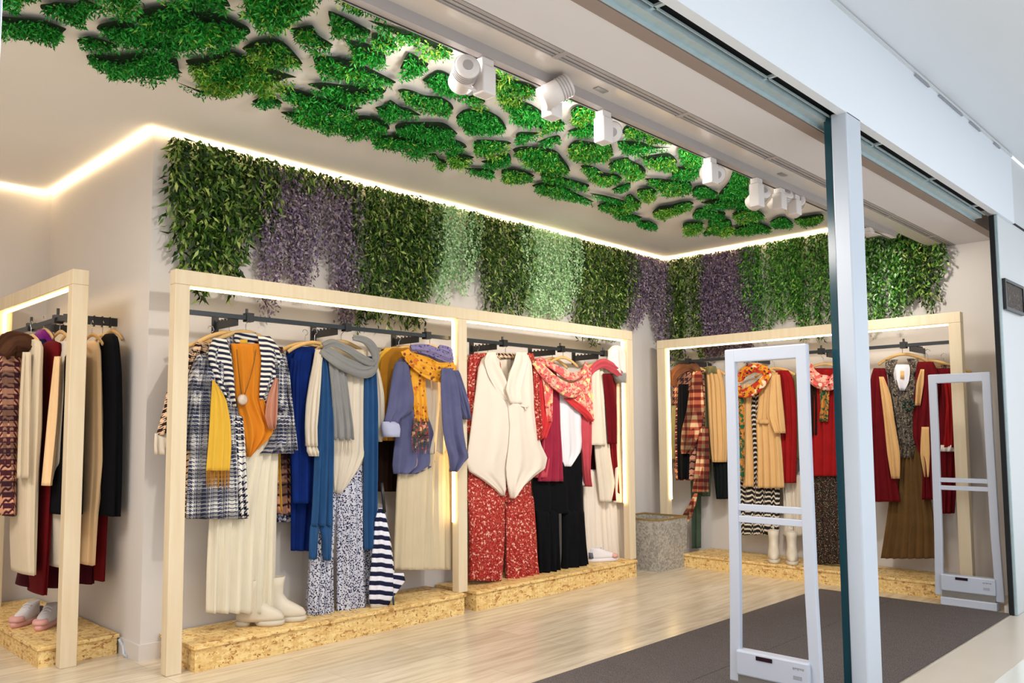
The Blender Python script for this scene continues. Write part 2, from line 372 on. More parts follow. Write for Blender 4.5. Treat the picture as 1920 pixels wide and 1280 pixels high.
# ------------------------------------------------------------------ ceiling panel with moss
ZP = 2.935
def w64(ox, oy, pts): return [(ox+x/6.4, oy+y/6.4) for x, y in pts]
O = (0,0); A2=(280,0); A3=(560,0); A4=(460,160); A5=(740,140); A6=(1000,180); A7=(960,300); A8=(1240,300); A9=(680,240)
HOLES = [  # origin, droop, yellowness, points
 (O,1,.1,[(85,-90),(500,-90),(470,60),(340,120),(180,60),(85,20)]),
 (O,.8,.1,[(-60,90),(90,92),(180,110),(250,170),(180,230),(90,200),(-60,180)]),
 (O,0,0,[(530,-60),(760,5),(765,35),(640,12),(520,-10)]),
 (O,.3,.1,[(505,200),(600,190),(680,170),(870,190),(940,160),(970,120),(1100,180),(1320,270),(1200,250),(1080,270),(1020,340),(1010,425),(900,410),(700,300),(520,255)]),
 (O,.4,0,[(-60,345),(120,350),(500,385),(640,430),(770,480),(720,530),(690,600),(630,625),(400,570),(80,510),(-60,500)]),
 (O,.4,.1,[(930,615),(1060,570),(1200,600),(1330,640),(1400,690),(1300,710),(1050,680)]),
 (O,1,.25,[(1060,-80),(1620,-80),(1640,60),(1670,140),(1560,240),(1420,220),(1300,130),(1150,40)]),
 (O,1.2,.1,[(1655,300),(1700,270),(1920,230),(2190,211),(2350,225),(2510,265),(2890,430),(2957,490),(2944,535),(2750,625),(2464,655),(2350,615),(2110,530),(1850,490),(1670,400),(1635,340)]),
 (O,.7,0,[(1195,490),(1240,430),(1480,390),(1600,420),(1660,490),(1900,560),(2180,600),(2440,678),(2370,698),(2200,720),(2100,735),(1900,710),(1540,640),(1370,560)]),
 (O,1,.05,[(1065,795),(1200,780),(1350,800),(1540,780),(1700,770),(1920,800),(2090,832),(2120,960),(2160,992),(2050,995),(1850,1030),(1600,1010),(1280,950),(1120,880)]),
 (A2,1,.2,[(60,-90),(780,-90),(860,60),(950,210),(850,205),(690,185),(500,170),(350,110),(180,30)]),
 (A2,.9,.2,[(1080,-120),(1110,10),(1150,130),(1200,300),(1290,385),(1420,408),(1560,415),(1700,340),(1850,270),(1950,160),(2030,-120)]),
 (A2,1.1,.8,[(470,850),(700,820),(860,760),(990,750),(1140,820),(1300,890),(1500,960),(1730,1040),(1620,1050),(1480,1110),(1400,1170),(700,1160),(590,1020),(530,930)]),
 (A2,.6,.8,[(1130,710),(1250,640),(1400,600),(1540,610),(1660,690),(1820,880),(1700,885),(1500,855),(1380,820),(1220,760)]),
 (A2,0,0,[(330,1105),(560,1185),(700,1215),(640,1240),(500,1180)]),
 (A3,.9,.7,[(280,-90),(950,-90),(1010,20),(900,55),(700,58),(560,50),(420,0)]),
 (A3,.3,.1,[(560,85),(800,115),(980,135),(1200,180),(1510,290),(1505,370),(1440,430),(1280,370),(1000,300),(800,230),(560,190)]),
 (A3,0,0,[(1040,-30),(1130,0),(1240,50),(1100,65),(1030,40)]),
 (A3,.5,.4,[(-83,490),(0,470),(160,445),(220,550),(400,660),(330,690),(200,700),(60,640)]),
 (A3,.4,.2,[(370,280),(560,350),(780,460),(850,500),(820,560),(760,550),(560,520),(430,520),(400,420)]),
 (A3,.5,.5,[(890,530),(1000,560),(1120,620),(1160,660),(1130,710),(1000,690),(890,610)]),
 (A3,.5,.2,[(550,600),(680,630),(830,660),(940,740),(1020,760),(1030,880),(950,885),(880,870),(750,840),(660,780),(630,690)]),
 (A3,.9,.6,[(860,390),(1050,430),(1250,490),(1560,580),(1730,640),(1830,730),(1760,760),(1560,680),(1400,610),(1200,560),(1050,480)]),
 (A3,.8,.5,[(1660,420),(1690,400),(1850,460),(2060,580),(2100,660),(1960,640),(1800,560),(1700,490)]),
 (A3,.9,0,[(1320,765),(1440,820),(1550,890),(1480,960),(1420,1000),(1280,950),(1225,945),(1260,870)]),
 (A3,.7,.3,[(195,810),(300,800),(500,830),(700,880),(900,970),(1135,1090),(1080,1110),(900,1070),(700,1060),(450,1010),(300,1000),(230,920)]),
 (A3,.9,.1,[(130,1130),(300,1110),(560,1140),(800,1150),(1020,1180),(980,1240),(800,1280),(560,1310),(330,1230),(250,1180)]),
 (A5,.2,0,[(350,185),(430,130),(530,80),(620,100),(710,160),(760,260),(850,350),(950,375),(850,395),(740,350),(600,310),(450,240)]),
 (A5,1.2,1,[(900,370),(1000,350),(1060,380),(1080,440),(980,455),(890,420)]),
 (A5,.3,.4,[(55,310),(120,290),(220,310),(350,360),(540,380),(650,440),(690,510),(620,560),(520,540),(420,520),(280,480),(150,390)]),
 (A4,0,0,[(90,300),(240,235),(350,260),(440,325),(350,325),(240,345),(150,325)]),
 (A4,1.1,.1,[(430,175),(520,145),(700,185),(900,260),(1050,290),(1200,340),(1380,375),(1290,400),(1240,440),(900,430),(700,390),(590,290)]),
 (A4,.6,.2,[(460,435),(600,430),(900,480),(1130,540),(1300,480),(1440,470),(1640,530),(1700,620),(1560,650),(1300,688),(1130,650),(900,580),(600,500)]),
 (A4,.1,0,[(1570,375),(1680,350),(1740,290),(1850,360),(1960,390),(2095,465),(1950,460),(1840,475),(1740,530),(1660,450)]),
 (A9,.9,0,[(410,80),(500,40),(900,35),(1010,70),(1120,165),(1050,180),(880,175),(700,160),(450,150)]),
 (A9,1.1,.1,[(130,200),(320,185),(600,190),(860,205),(1100,240),(1190,280),(1220,325),(1100,345),(900,320),(700,340),(400,330),(160,280)]),
 (A5,.1,0,[(750,620),(830,540),(930,520),(1100,540),(1250,620),(1325,740),(1250,785),(1050,780),(860,770),(830,700)]),
 (A5,.8,.9,[(960,930),(1000,880),(1300,890),(1390,920),(1280,960),(1180,1030),(980,1030)]),
 (A9,.8,.8,[(740,410),(870,400),(910,450),(1000,480),(980,530),(900,520),(860,440)]),
 (A9,.7,.8,[(1010,405),(1080,385),(1180,400),(1330,440),(1250,480),(1180,520),(1060,490)]),
 (A9,.1,0,[(1430,490),(1560,460),(1730,385),(1775,480),(1650,530),(1560,540)]),
 (A9,.1,0,[(1230,570),(1500,580),(1580,620),(1520,665),(1440,630),(1360,620)]),
 (A9,.7,.7,[(1680,590),(1780,575),(1900,590),(2010,630),(2050,660),(1950,700),(1800,710),(1690,670)]),
 ((0,0),1,.8,[(x*6.4,y*6.4) for x,y in [(928,104),(973,121),(1012,139),(1008,152),(982,147),(956,143),(929,134)]]),
 ((0,0),1,1,[(x*6.4,y*6.4) for x,y in [(926,158),(951,166),(986,174),(1004,182),(995,194),(951,192),(934,186)]]),
 (A5,.3,.1,[(1240,340),(1400,380),(1640,470),(1780,560),(1830,600),(1750,670),(1500,680),(1430,600),(1300,450)]),
 ((0,0),1,.8,[(x*6.4,y*6.4) for x,y in [(1015,248),(1034,228),(1050,239),(1058,250),(1030,259),(1012,256)]]),
 ((0,0),.1,0,[(x*6.4,y*6.4) for x,y in [(1053,163),(1082,182),(1093,198),(1071,198),(1048,196)]]),
 ((0,0),.2,0,[(x*6.4,y*6.4) for x,y in [(968,268),(977,263),(1010,265),(982,274),(971,278)]]),
 ((0,0),0,0,[(x*6.4,y*6.4) for x,y in [(1008,281),(1045,269),(1050,277),(1030,283)]]),
 ((0,0),.6,.5,[(x*6.4,y*6.4) for x,y in [(964,296),(986,290),(1030,294),(1047,303),(1067,333),(1039,333),(1006,327),(982,312)]]),
 ((0,0),.5,.8,[(x*6.4,y*6.4) for x,y in [(1072,224),(1082,216),(1111,213),(1121,225),(1111,235),(1082,242),(1075,239)]]),
 ((0,0),.2,.1,[(x*6.4,y*6.4) for x,y in [(1066,261),(1111,246),(1122,255),(1111,264),(1089,266)]]),
 (A6,.5,.8,[(435,700),(500,640),(560,630),(720,655),(890,640),(940,770),(850,840),(700,860),(520,830),(440,780)]),
 (A6,.3,.1,[(1100,290),(1180,260),(1300,300),(1420,370),(1340,400),(1200,350)]),
 (A6,.6,.6,[(1090,540),(1150,450),(1400,470),(1600,440),(1750,520),(1890,600),(1800,620),(1600,600),(1400,580),(1200,580)]),
 (A6,.3,.2,[(1025,640),(1200,640),(1330,660),(1450,700),(1640,710),(1400,730),(1250,770),(1080,730)]),
 (A6,.7,.7,[(915,910),(980,860),(1130,830),(1160,860),(1290,920),(1340,980),(1300,1030),(1150,1010),(1060,970),(940,940)]),
 (A6,.7,.6,[(580,930),(680,925),(780,960),(830,1000),(980,1020),(1060,1070),(960,1100),(760,1090),(680,1030)]),
 (A6,.8,.6,[(1290,820),(1450,815),(1640,790),(1720,880),(1660,920),(1500,940),(1400,880)]),
 (A6,.3,.4,[(100,1010),(180,1010),(400,1070),(650,1140),(620,1180),(480,1150),(300,1110),(120,1060)]),
 (A6,.5,.4,[(0,1160),(150,1120),(300,1140),(450,1210),(560,1290),(400,1290),(200,1240)]),
 (A6,0,0,[(960,1190),(1140,1120),(1160,1150),(1050,1210)]),
 (A6,.6,.5,[(1350,1080),(1500,1075),(1750,1100),(1870,1110),(1890,1210),(1750,1240),(1600,1210),(1480,1140)]),
 (A6,.6,.7,[(1250,1220),(1280,1190),(1400,1185),(1480,1220),(1420,1280),(1330,1280)]),
 (A6,.2,.2,[(1690,970),(1760,940),(1920,950),(2010,990),(1900,1050),(1700,1040),(1670,1010)]),
 (A6,.3,.4,[(1750,770),(1780,690),(1920,660),(2000,650),(2010,800),(2000,930),(1880,900),(1800,860)]),
 (A7,.7,.6,[(1040,620),(1150,580),(1300,610),(1360,570),(1370,510),(1420,490),(1470,530),(1540,590),(1500,640),(1250,670),(1100,660)]),
 (A7,.1,.1,[(1205,700),(1330,695),(1560,755),(1400,775),(1260,740)]),
 (A7,.2,0,[(740,480),(800,490),(980,575),(870,560),(760,510)]),
 (A7,0,0,[(940,480),(1100,500),(1330,560),(1320,580),(1100,530)]),
 (A7,.3,0,[(1480,800),(1640,800),(1740,850),(1720,880),(1600,860)]),
 (A7,.7,.8,[(1700,700),(1780,630),(1920,610),(2030,580),(2120,570),(2170,600),(2080,650),(1950,700),(1800,745)]),
 (A8,.2,.1,[(375,450),(420,395),(520,385),(600,430),(680,475),(560,505),(430,505)]),
 (A8,.6,.1,[(700,480),(820,340),(900,140),(1030,150),(1040,480),(1130,560),(1120,600),(960,630),(760,620),(520,590),(510,570),(720,520)]),
 (A8,.3,.2,[(385,740),(430,660),(500,645),(600,680),(740,690),(760,725),(680,755),(540,740)]),
 (A8,.6,.8,[(860,720),(960,670),(1120,650),(1240,750),(1100,755),(980,765)]),
 (A8,.7,.8,[(265,850),(300,815),(490,815),(480,880),(400,910),(290,900)]),
 (A8,.9,.8,[(570,800),(620,780),(700,775),(820,790),(840,870),(800,920),(600,930),(500,950),(560,890)]),
 (A8,.5,.4,[(860,890),(1100,820),(1200,830),(1320,890),(1150,915),(880,925)]),
 (A8,.2,.2,[(1310,810),(1400,760),(1480,750),(1580,830),(1500,855),(1380,855)]),
 (A8,.4,.9,[(1600,770),(1920,720),(1920,790),(1740,830)]),
]
def cr_closed(P, k=3):
    n = len(P); P = [np.array(p) for p in P]; out = []
    for i in range(n):
        a, b, c, d = P[i-1], P[i], P[(i+1) % n], P[(i+2) % n]
        for j in range(k):
            t = j/k; s_ = .5*((2*b)+(c-a)*t+(2*a-5*b+4*c-d)*t*t+(3*b-a-3*c+d)*t**3)
            l_ = b+(c-b)*t; out.append(.7*s_+.3*l_)
    return out
hole_w = []
for og, dr, ye, pts in HOLES:
    q = [AZ(x, y, ZP)[:2] for x, y in cr_closed(w64(og[0], og[1], pts))]
    hole_w.append((q, dr, ye))
edge = [(-40,70),(0,84),(110,104),(138,119),(165,131),(185,150),(260,172),(345,168),(375,190),(480,205),(545,232),(560,248),(640,272),(700,278),(720,296),(800,308),(880,330),(905,342),(975,358),(1000,352),(1040,378),(1100,402),(1150,418),(1200,434),(1240,442),(1290,462),(1345,470)]
out = [AZ(x, y, ZP)[:2] for x, y in edge]
xe = out[-1][0]
out = [np.array((-1.6, out[0][1]+.9)), np.array((-.4, out[0][1]+.25))]+out+[np.array((xe+.25, out[-1][1]-.15)), np.array((xe+.3, 2.175)), np.array((-1.6, 2.175))]
verts = []; faces = []
def addpoly(q):
    b = len(verts); verts.extend(Vector((float(p[0]), float(p[1]))) for p in q); faces.append(list(range(b, b+len(q))))
addpoly(out)
for q, _, _ in hole_w: addpoly(q)
cv, ce, cf, _, _, of = delaunay_2d_cdt(verts, [], faces, 0, 1e-5)
V = [(v.x, v.y, ZP) for v in cv]
F = [tuple(f) for f, o_ in zip(cf, of) if 0 in o_ and len(o_) == 1]
pan = link_mesh('ceiling_moss_panel', V, F, plain('panel_cream', (234, 224, 208), .6, var=.02, vs=1.5))
bm = bmesh.new(); bm.from_mesh(pan.data)
for fc in bm.faces:
    if fc.normal.z > 0: fc.normal_flip()
bm.to_mesh(pan.data); bm.free()
so = pan.modifiers.new('s', 'SOLIDIFY'); so.thickness = .022; so.offset = -1
tag(pan, 'cream ceiling panel cut with organic holes filled with green moss, above the shop floor', 'ceiling panel')
def leaf_mesh(P, D, N, L, Wd, bend=.25):
    # P base points, D unit directions, N side vectors; one bent four-cornered leaf each
    S_ = np.cross(D, N); S_ /= (np.linalg.norm(S_, axis=1, keepdims=True)+1e-9); U = np.cross(S_, D)
    L = L[:, None]; Wd = Wd[:, None]
    a = P; b = P + D*L*.45 + S_*Wd*.5 + U*L*bend*.3; c = P + D*L - U*L*bend; d = P + D*L*.45 - S_*Wd*.5 + U*L*bend*.3
    V = np.stack([a, b, c, d], 1).reshape(-1, 3); n = len(P)
    return V, np.arange(4*n).reshape(n, 4)
def inside(pts, poly):
    x, y = pts[:, 0], pts[:, 1]; r = np.zeros(len(pts), bool); n = len(poly)
    for i in range(n):
        x1, y1 = poly[i]; x2, y2 = poly[(i+1) % n]
        if y1 == y2: continue
        c = ((y1 > y) != (y2 > y)) & (x < (x2-x1)*(y-y1)/(y2-y1)+x1); r ^= c
    return r
for hi_, (q, dr, ye) in enumerate(hole_w):
    q = np.array(q); lo, hi = q.min(0), q.max(0); ar = (hi-lo).prod()
    n = int(min(16000, max(90, ar*26000)))
    p = lo + RNG.random((n, 2))*(hi-lo); p = p[inside(p, q)]
    if len(p) < 8: p = np.repeat(q.mean(0)[None], 12, 0)+RNG.normal(0, .01, (12, 2))
    cen = q.mean(0); rad = np.linalg.norm(p-cen, axis=1)/(np.linalg.norm(q-cen, axis=1).max()+1e-6)
    ph = RNG.random(4)*6; lump = np.clip(.35+.65*np.sin(p[:, 0]*15+ph[0])*np.sin(p[:, 1]*13+ph[1])+.3*np.sin(p[:, 0]*37+ph[2]), 0, 1)
    n = len(p); sag = dr*.09*lump*np.clip(1.2-rad, .2, 1)
    drop = .03*RNG.random(n) + sag*RNG.random(n)**.6
    z = ZP+.052-drop
    P3 = np.c_[p, z]
    P3[:, :2] += RNG.normal(0, 1, (n, 2))*(sag*.25)[:, None]
    D = RNG.normal(0, 1, (n, 3)); D[:, 2] = -np.abs(D[:, 2])*.8-.15; D /= np.linalg.norm(D, axis=1, keepdims=True)
    N = RNG.normal(0, 1, (n, 3))
    Vv, Ff = leaf_mesh(P3, D, N, RNG.uniform(.012, .028, n)*(1+sag*6), RNG.uniform(.0055, .0095, n))
    yk = RNG.random(n) < ye*np.clip(.25+lump*dr, .15, 1)
    o = link_mesh('moss_clump', Vv, Ff, M_moss, pan)
    o.data.materials.append(M_mossy); o.data.polygons.foreach_set('material_index', yk.astype(np.int32))
    qq = cen+(q-cen)*1.06
    bed = link_mesh('moss_bed', [(x, y, ZP+.05) for x, y in qq], [tuple(range(len(qq)))], M_mossbed, o)

# ------------------------------------------------------------------ hanging plants on the walls
def ivy(kind, plane, pxs, name, label, m, cat, leaf=(.05, .013), dens=1.0, topdrop=.05, m2=None):
    """pxs: list of (px, py) lower outline; strands hang from just under the ceiling"""
    ax, c = plane
    Pt = np.array([(AY if ax == 'y' else AX)(x, y, c) for x, y in pxs])
    U = Pt[:, 0] if ax == 'y' else Pt[:, 1]; Z = Pt[:, 2]; o_ = np.argsort(U); U, Z = U[o_], Z[o_]
    w_ = U[-1]-U[0]; ns = int(w_*190*dens); PP = []; DD = []
    top = ZC-topdrop
    for i in range(ns):
        u = U[0]+RNG.random()*w_; zb = np.interp(u, U, Z)+RNG.normal(0, .02)
        zb = max(zb, top-1.35)
        ln = (top-zb)*(1 if RNG.random() < .6 else RNG.uniform(.4, 1)); dpt = RNG.uniform(.02, .13)
        k = max(3, int(ln*(50 if leaf[0] > .03 else 75))); zz = top - np.linspace(0, 1, k)*ln
        uu = u + .02*np.sin(np.linspace(0, 5, k)+RNG.random()*6)+RNG.normal(0, .012, k)
        dd = dpt*(.6+.4*np.sin(np.linspace(0, 3, k)))+RNG.normal(0, .012, k)
        cc = c-np.clip(dd, .008, .2)
        PP.append(np.c_[uu, cc, zz] if ax == 'y' else np.c_[cc, uu, zz])
    P = np.vstack(PP); n = len(P)
    D = RNG.normal(0, .55, (n, 3)); D[:, 2] = -np.abs(RNG.normal(.8, .35, n)); D[:, 1 if ax == 'y' else 0] -= .25
    D /= np.linalg.norm(D, axis=1, keepdims=True); N = RNG.normal(0, 1, (n, 3)); N[:, 1 if ax == 'y' else 0] -= 1.2
    V, F = leaf_mesh(P, D, N, RNG.uniform(.7, 1.3, n)*leaf[0], RNG.uniform(.7, 1.3, n)*leaf[1])
    i = 1 if ax == 'y' else 0; V[:, i] = np.minimum(V[:, i], c+.045)
    V[:, 2] = np.minimum(V[:, 2], ZC-.022)
    o = link_mesh(name, V, F, m)
    if m2 is not None:
        o.data.materials.append(m2); o.data.polygons.foreach_set('material_index', (RNG.random(n) < .22).astype(np.int32))
    tag(o, label, cat, 'hanging plants on the shop walls')
PA, PR = ('y', 4.69), ('x', 7.06)
G = 'plant'
ivy('g', PA, [(313,400),(318,440),(328,470),(340,497),(356,505),(364,540),(372,555),(380,490),(395,500),(412,512),(424,563),(434,520),(446,498),(456,480),(464,440),(480,425),(505,420)], 'hanging_foliage', 'leafy dark green hanging plant at the left end of the back wall, over the checked coat', M_g1, G, (.062, .017), 1.1)
ivy('l', PA, [(478,470),(482,560),(490,590),(500,605),(508,540),(522,500),(540,520),(556,570),(575,515),(590,468),(605,480),(620,560),(636,615),(650,600),(660,560)], 'hanging_blossom', 'dusty lilac hanging blossom on the back wall between two dark green plants', M_lil, G, (.026, .014), 1.15, .09, M_lil2)
ivy('g', PA, [(520,350),(560,360),(600,365),(645,375)], 'hanging_foliage', 'thin dark green fringe of leaves peeping above the lilac blossom', M_g1, G, (.05, .015), .9)
ivy('g', PA, [(648,560),(662,600),(670,620),(682,585),(700,600),(715,622),(730,570),(745,612),(760,600),(775,615),(790,560),(805,520),(815,480)], 'hanging_foliage', 'wide dark green hanging plant over the blue clothes, right of the lilac blossom', M_g1, G, (.05, .014), 1.15)
ivy('p', PA, [(795,440),(805,540),(820,580),(835,500),(850,540),(862,562),(875,520),(885,470)], 'hanging_foliage', 'narrow pale green hanging plant over the wooden post between the racks', M_g3, G, (.024, .015), 1.1)
ivy('g', PA, [(868,500),(880,520),(888,480),(900,550),(912,600),(925,580),(940,575),(950,615),(962,585),(975,570),(985,540)], 'hanging_foliage', 'dark green hanging plant over the white vest, between the two pale ones', M_g1, G, (.042, .013), 1.15)
ivy('p', PA, [(962,530),(975,560),(985,600),(1010,588),(1030,595),(1050,590),(1065,560),(1074,530)], 'hanging_foliage', 'broad pale green hanging plant over the pink scarf on the back wall', M_g3, G, (.024, .015), 1.2)
ivy('g', PA, [(1062,590),(1070,610),(1078,630),(1090,600),(1105,650),(1120,610),(1138,638),(1150,610),(1165,590),(1180,540)], 'hanging_foliage', 'dark green hanging plant right of the broad pale one, near the room corner', M_g1, G, (.042, .013), 1.2)
ivy('l', PA, [(1166,590),(1180,618),(1195,595),(1205,560),(1218,600),(1226,640),(1240,650),(1250,655)], 'hanging_blossom', 'purple hanging blossom on the back wall beside the room corner', M_lil, G, (.026, .014), 1.3, .06, M_lil2)
ivy('g', PR, [(1262,655),(1275,700),(1290,640),(1305,630),(1315,690),(1334,640)], 'hanging_foliage', 'dark green hanging plant on the right wall beside the room corner', M_g1, G, (.036, .013), 1.2)
ivy('l', PR, [(1322,640),(1340,682),(1360,650),(1375,680),(1395,640),(1410,682),(1425,610)], 'hanging_blossom', 'dark purple hanging blossom on the right wall between green plants', M_lil2, G, (.026, .014), 1.4, .06, M_lil)
ivy('g', PR, [(1396,560),(1420,600),(1440,650),(1460,600),(1480,590),(1504,560)], 'hanging_foliage', 'fresh light green hanging plant right of the dark purple blossom', M_g2, G, (.036, .012), 1.3)
ivy('g', PR, [(1492,585),(1510,630),(1530,605),(1545,640),(1560,600),(1600,600),(1625,600)], 'hanging_foliage', 'mid green hanging plant behind the white column on the right wall', M_g2, G, (.04, .013), 1.2, .05, M_g1)
ivy('g', PR, [(1618,600),(1640,622),(1655,590),(1670,570),(1690,612),(1706,560)], 'hanging_foliage', 'bright green hanging plant just right of the white column', M_g2, G, (.036, .016), 1.3, .05, M_g3)
ivy('g', PR, [(1692,540),(1712,565),(1728,545),(1750,580),(1765,545),(1776,480)], 'hanging_foliage', 'dark green hanging plant at the right end of the right wall', M_g1, G, (.042, .016), 1.3, .05, M_g2)

# ------------------------------------------------------------------ timber clothing racks
def timber(mb, a, b, name, par, m=None): return MB().box(a, b).go(name, m or M_pine, par, bevel=.004)
YF = 4.33
rk = thing('clothing_rack', (3.9, YF, 0), 'long pale pine clothing rack of two bays standing before the back wall, lit from inside', 'clothing rack')
for x0, zb in ((1.875, 0), (3.905, .137), (5.90, .137)): timber(0, (x0, YF, zb), (x0+.082, YF+.07, 2.05), 'post', rk)
timber(0, (1.875, YF, 2.05), (5.982, YF+.07, 2.13), 'beam', rk)
for a, b in (((1.96, YF+.045, 2.038), (3.90, YF+.06, 2.05)), ((3.99, YF+.045, 2.038), (5.895, YF+.06, 2.05)), ((3.892, YF+.04, .62), (3.905, YF+.058, 2.036)), ((5.887, YF+.04, .62), (5.90, YF+.058, 2.036))):
    MB().box(a, b).go('light_strip', M_led2, rk)
def rail_y(name, x0, x1, lab, clamps):
    t = thing(name, ((x0+x1)/2, YF+.1, 1.92), lab, 'rail')
    MB().box((x0, YF+.085, 1.905), (x1, YF+.115, 1.93)).go('tube', M_rail, t)
    for c in clamps: MB().box((c-.022, YF+.075, 1.895), (c+.022, YF+.125, 1.945)).cyl((c-.012, YF+.1, 1.945), (c-.012, YF+.1, 1.97), .008).go('clamp', M_black, t)
    return t
cl1 = [AY(x, 600, YF+.1)[0] for x in (466, 650, 800)]; cl2 = [AY(x, 640, YF+.1)[0] for x in (944, 1052, 1132)]
rail_y('hanging_rail', 1.957, 3.905, 'dark steel hanging rail in the left bay of the long pine rack', cl1)
rail_y('hanging_rail', 3.987, 5.90, 'dark steel hanging rail in the right bay of the long pine rack', cl2)
def arm_y(x, lab):
    t = thing('display_arm', (x, YF+.2, 1.88), lab, 'display arm', 'notched display arms')
    b = MB().box((x-.005, YF+.115, 1.87), (x+.005, YA, 1.915)); b.box((x-.02, YA-.012, 1.84), (x+.02, YA, 1.95))
    for k in range(7): b.box((x-.007, YF+.14+k*.04, 1.915), (x+.007, YF+.148+k*.04, 1.925))
    b.go('bar', M_black, t)
for x, w_ in zip(cl1+cl2, ('over the checked coat', 'over the blue cardigan', 'over the blue grey jacket', 'over the white vest', 'over the pink scarf', 'beside the white knit hat')):
    arm_y(x-.06, 'black notched display arm running from rail to back wall '+w_)
# rack in the alcove
rk = thing('clothing_rack', (1.6, 5.6, 0), 'pale pine clothing rack standing in the alcove at the far left', 'clothing rack')
timber(0, (1.545, 4.89, 0), (1.63, 4.96, 2.08), 'post', rk); timber(0, (1.545, 6.33, .11), (1.63, 6.41, 2.08), 'post', rk)
timber(0, (1.545, 4.89, 2.08), (1.63, 6.41, 2.165), 'beam', rk)
MB().box((1.575, 4.965, 2.066), (1.59, 6.32, 2.08)).go('light_strip', M_led2, rk); MB().box((1.575, 6.315, 1.2), (1.59, 6.33, 2.066)).go('light_strip', M_led2, rk)
t = thing('hanging_rail', (1.6, 5.6, 1.92), 'dark steel hanging rail on the alcove rack at the far left', 'rail')
MB().box((1.57, 4.96, 1.905), (1.60, 6.33, 1.93)).go('tube', M_rail, t)
for y in (5.25, 5.75): MB().box((1.56, y-.02, 1.895), (1.61, y+.02, 1.945)).cyl((1.585, y, 1.945), (1.585, y, 1.985), .008).go('clamp', M_black, t)
for y, w_ in ((5.2, 'nearest the front of the alcove'), (5.75, 'deeper in the alcove')):
    t = thing('display_arm', (1.75, y, 1.9), 'black notched display arm on the alcove rack, '+w_, 'display arm', 'notched display arms')
    b = MB().box((1.60, y-.006, 1.90), (1.9, y+.006, 1.95))
    for k in range(6): b.box((1.63+k*.045, y-.01, 1.89), (1.636+k*.045, y+.01, 1.955))
    b.go('bar', M_black, t)
# rack at the right wall
XF = 6.65
rk = thing('clothing_rack', (XF, 3.2, 0), 'pale pine clothing rack standing before the right wall behind the antennas', 'clothing rack')
timber(0, (XF, 4.44, .126), (XF+.07, 4.53, 2.03), 'post', rk); timber(0, (XF, 1.855, 0), (XF+.07, 1.94, 2.03), 'post', rk)
timber(0, (XF, 1.855, 2.03), (XF+.07, 4.53, 2.11), 'beam', rk)
MB().box((XF+.04, 4.425, .6), (XF+.055, 4.44, 2.02)).go('light_strip', M_led2, rk); MB().box((XF+.04, 1.95, 2.018), (XF+.055, 4.425, 2.03)).go('light_strip', M_led2, rk)
t = thing('hanging_rail', (XF+.1, 3.2, 1.9), 'dark steel hanging rail on the rack before the right wall', 'rail')
MB().box((XF+.085, 1.94, 1.885), (XF+.115, 4.44, 1.91)).go('tube', M_rail, t)
cl3 = [AX(x, 660, XF+.1)[1] for x in (1290, 1400, 1540, 1695)]
for c in cl3: MB().box((XF+.075, c-.022, 1.875), (XF+.125, c+.022, 1.925)).cyl((XF+.1, c, 1.925), (XF+.1, c, 1.95), .008).go('clamp', M_black, t)
for c, w_ in zip(cl3, ('over the fur hooded coat', 'over the tan trench coat', 'behind the glass edge of the column', 'over the red coat')):
    t = thing('display_arm', (XF+.3, c, 1.86), 'black notched display arm at the right wall '+w_, 'display arm', 'notched display arms')
    b = MB().box((XF+.115, c-.045, 1.85), (XR, c-.035, 1.895))
    for k in range(7): b.box((XF+.14+k*.04, c-.048, 1.895), (XF+.148+k*.04, c-.032, 1.905))
    b.go('bar', M_black, t)

# ------------------------------------------------------------------ OSB platforms
def platform(a, b, lab):
    t = thing('platform', ((a[0]+b[0])/2, (a[1]+b[1])/2, 0), lab, 'platform')
    MB().box((a[0]+.01, a[1]+.012, 0), (b[0]-.01, b[1], b[2]-.02)).go('base', M_osb, t)
    MB().box((a[0], a[1], b[2]-.02), b).go('top', M_osb, t, bevel=.003)
    return t
platform((2.0, 4.28, 0), (3.93, YA-.014, .137), 'low chipboard platform under the checked coat, left half of the back row')
platform((4.02, 4.275, 0), (5.93, YA-.014, .137), 'low chipboard platform under the red floral trousers, right half of the back row')
platform((6.60, 1.98, 0), (XR-.014, 4.25, .12), 'low chipboard platform along the right wall behind the antennas')
platform((1.46, 4.98, 0), (1.885, 6.5, .112), 'low chipboard platform in the alcove at the far left holding pink sneakers')
tag(MB().box((1.585, 4.974, .072), (1.625, 4.9795, .094)).go('cable_socket', M_black, bevel=.002), 'small black socket fixed to the front edge of the alcove platform', 'socket')
MB().tube([(1.87, 4.95, .09), (1.885, 4.93, .05), (1.90-.02, 4.9, .012), (1.88, 4.86, .008)], .008).go('power_cable', M_white)
tag(bpy.data.objects['power_cable'], 'short white power cable dropping from the alcove platform to the floor', 'cable')

# ------------------------------------------------------------------ planter bin
bc = np.array([6.42, 4.475]); hs = .17
t = thing('planter_bin', (bc[0], bc[1], 0), 'empty square galvanised metal planter in the back corner between the platforms', 'planter')
H_ = .46; top = .24; bot = .222; mb = MB(); w_ = .008
def sq(h, z): return [(bc[0]-h, bc[1]-h, z), (bc[0]+h, bc[1]-h, z), (bc[0]+h, bc[1]+h, z), (bc[0]-h, bc[1]+h, z)]
mb.rings([sq(bot, 0), sq(top, H_), sq(top-.012, H_), sq(bot-.012, .02)], cap=True); mb.go('body', M_zinc, t)
MB().rings([sq(top+.003, H_-.012), sq(top+.003, H_+.003), sq(top-.015, H_+.003), sq(top-.015, H_-.012), sq(top+.003, H_-.012)], cap=False).go('rim', plain('brass_rim', (170, 140, 90), .45, .4), t)

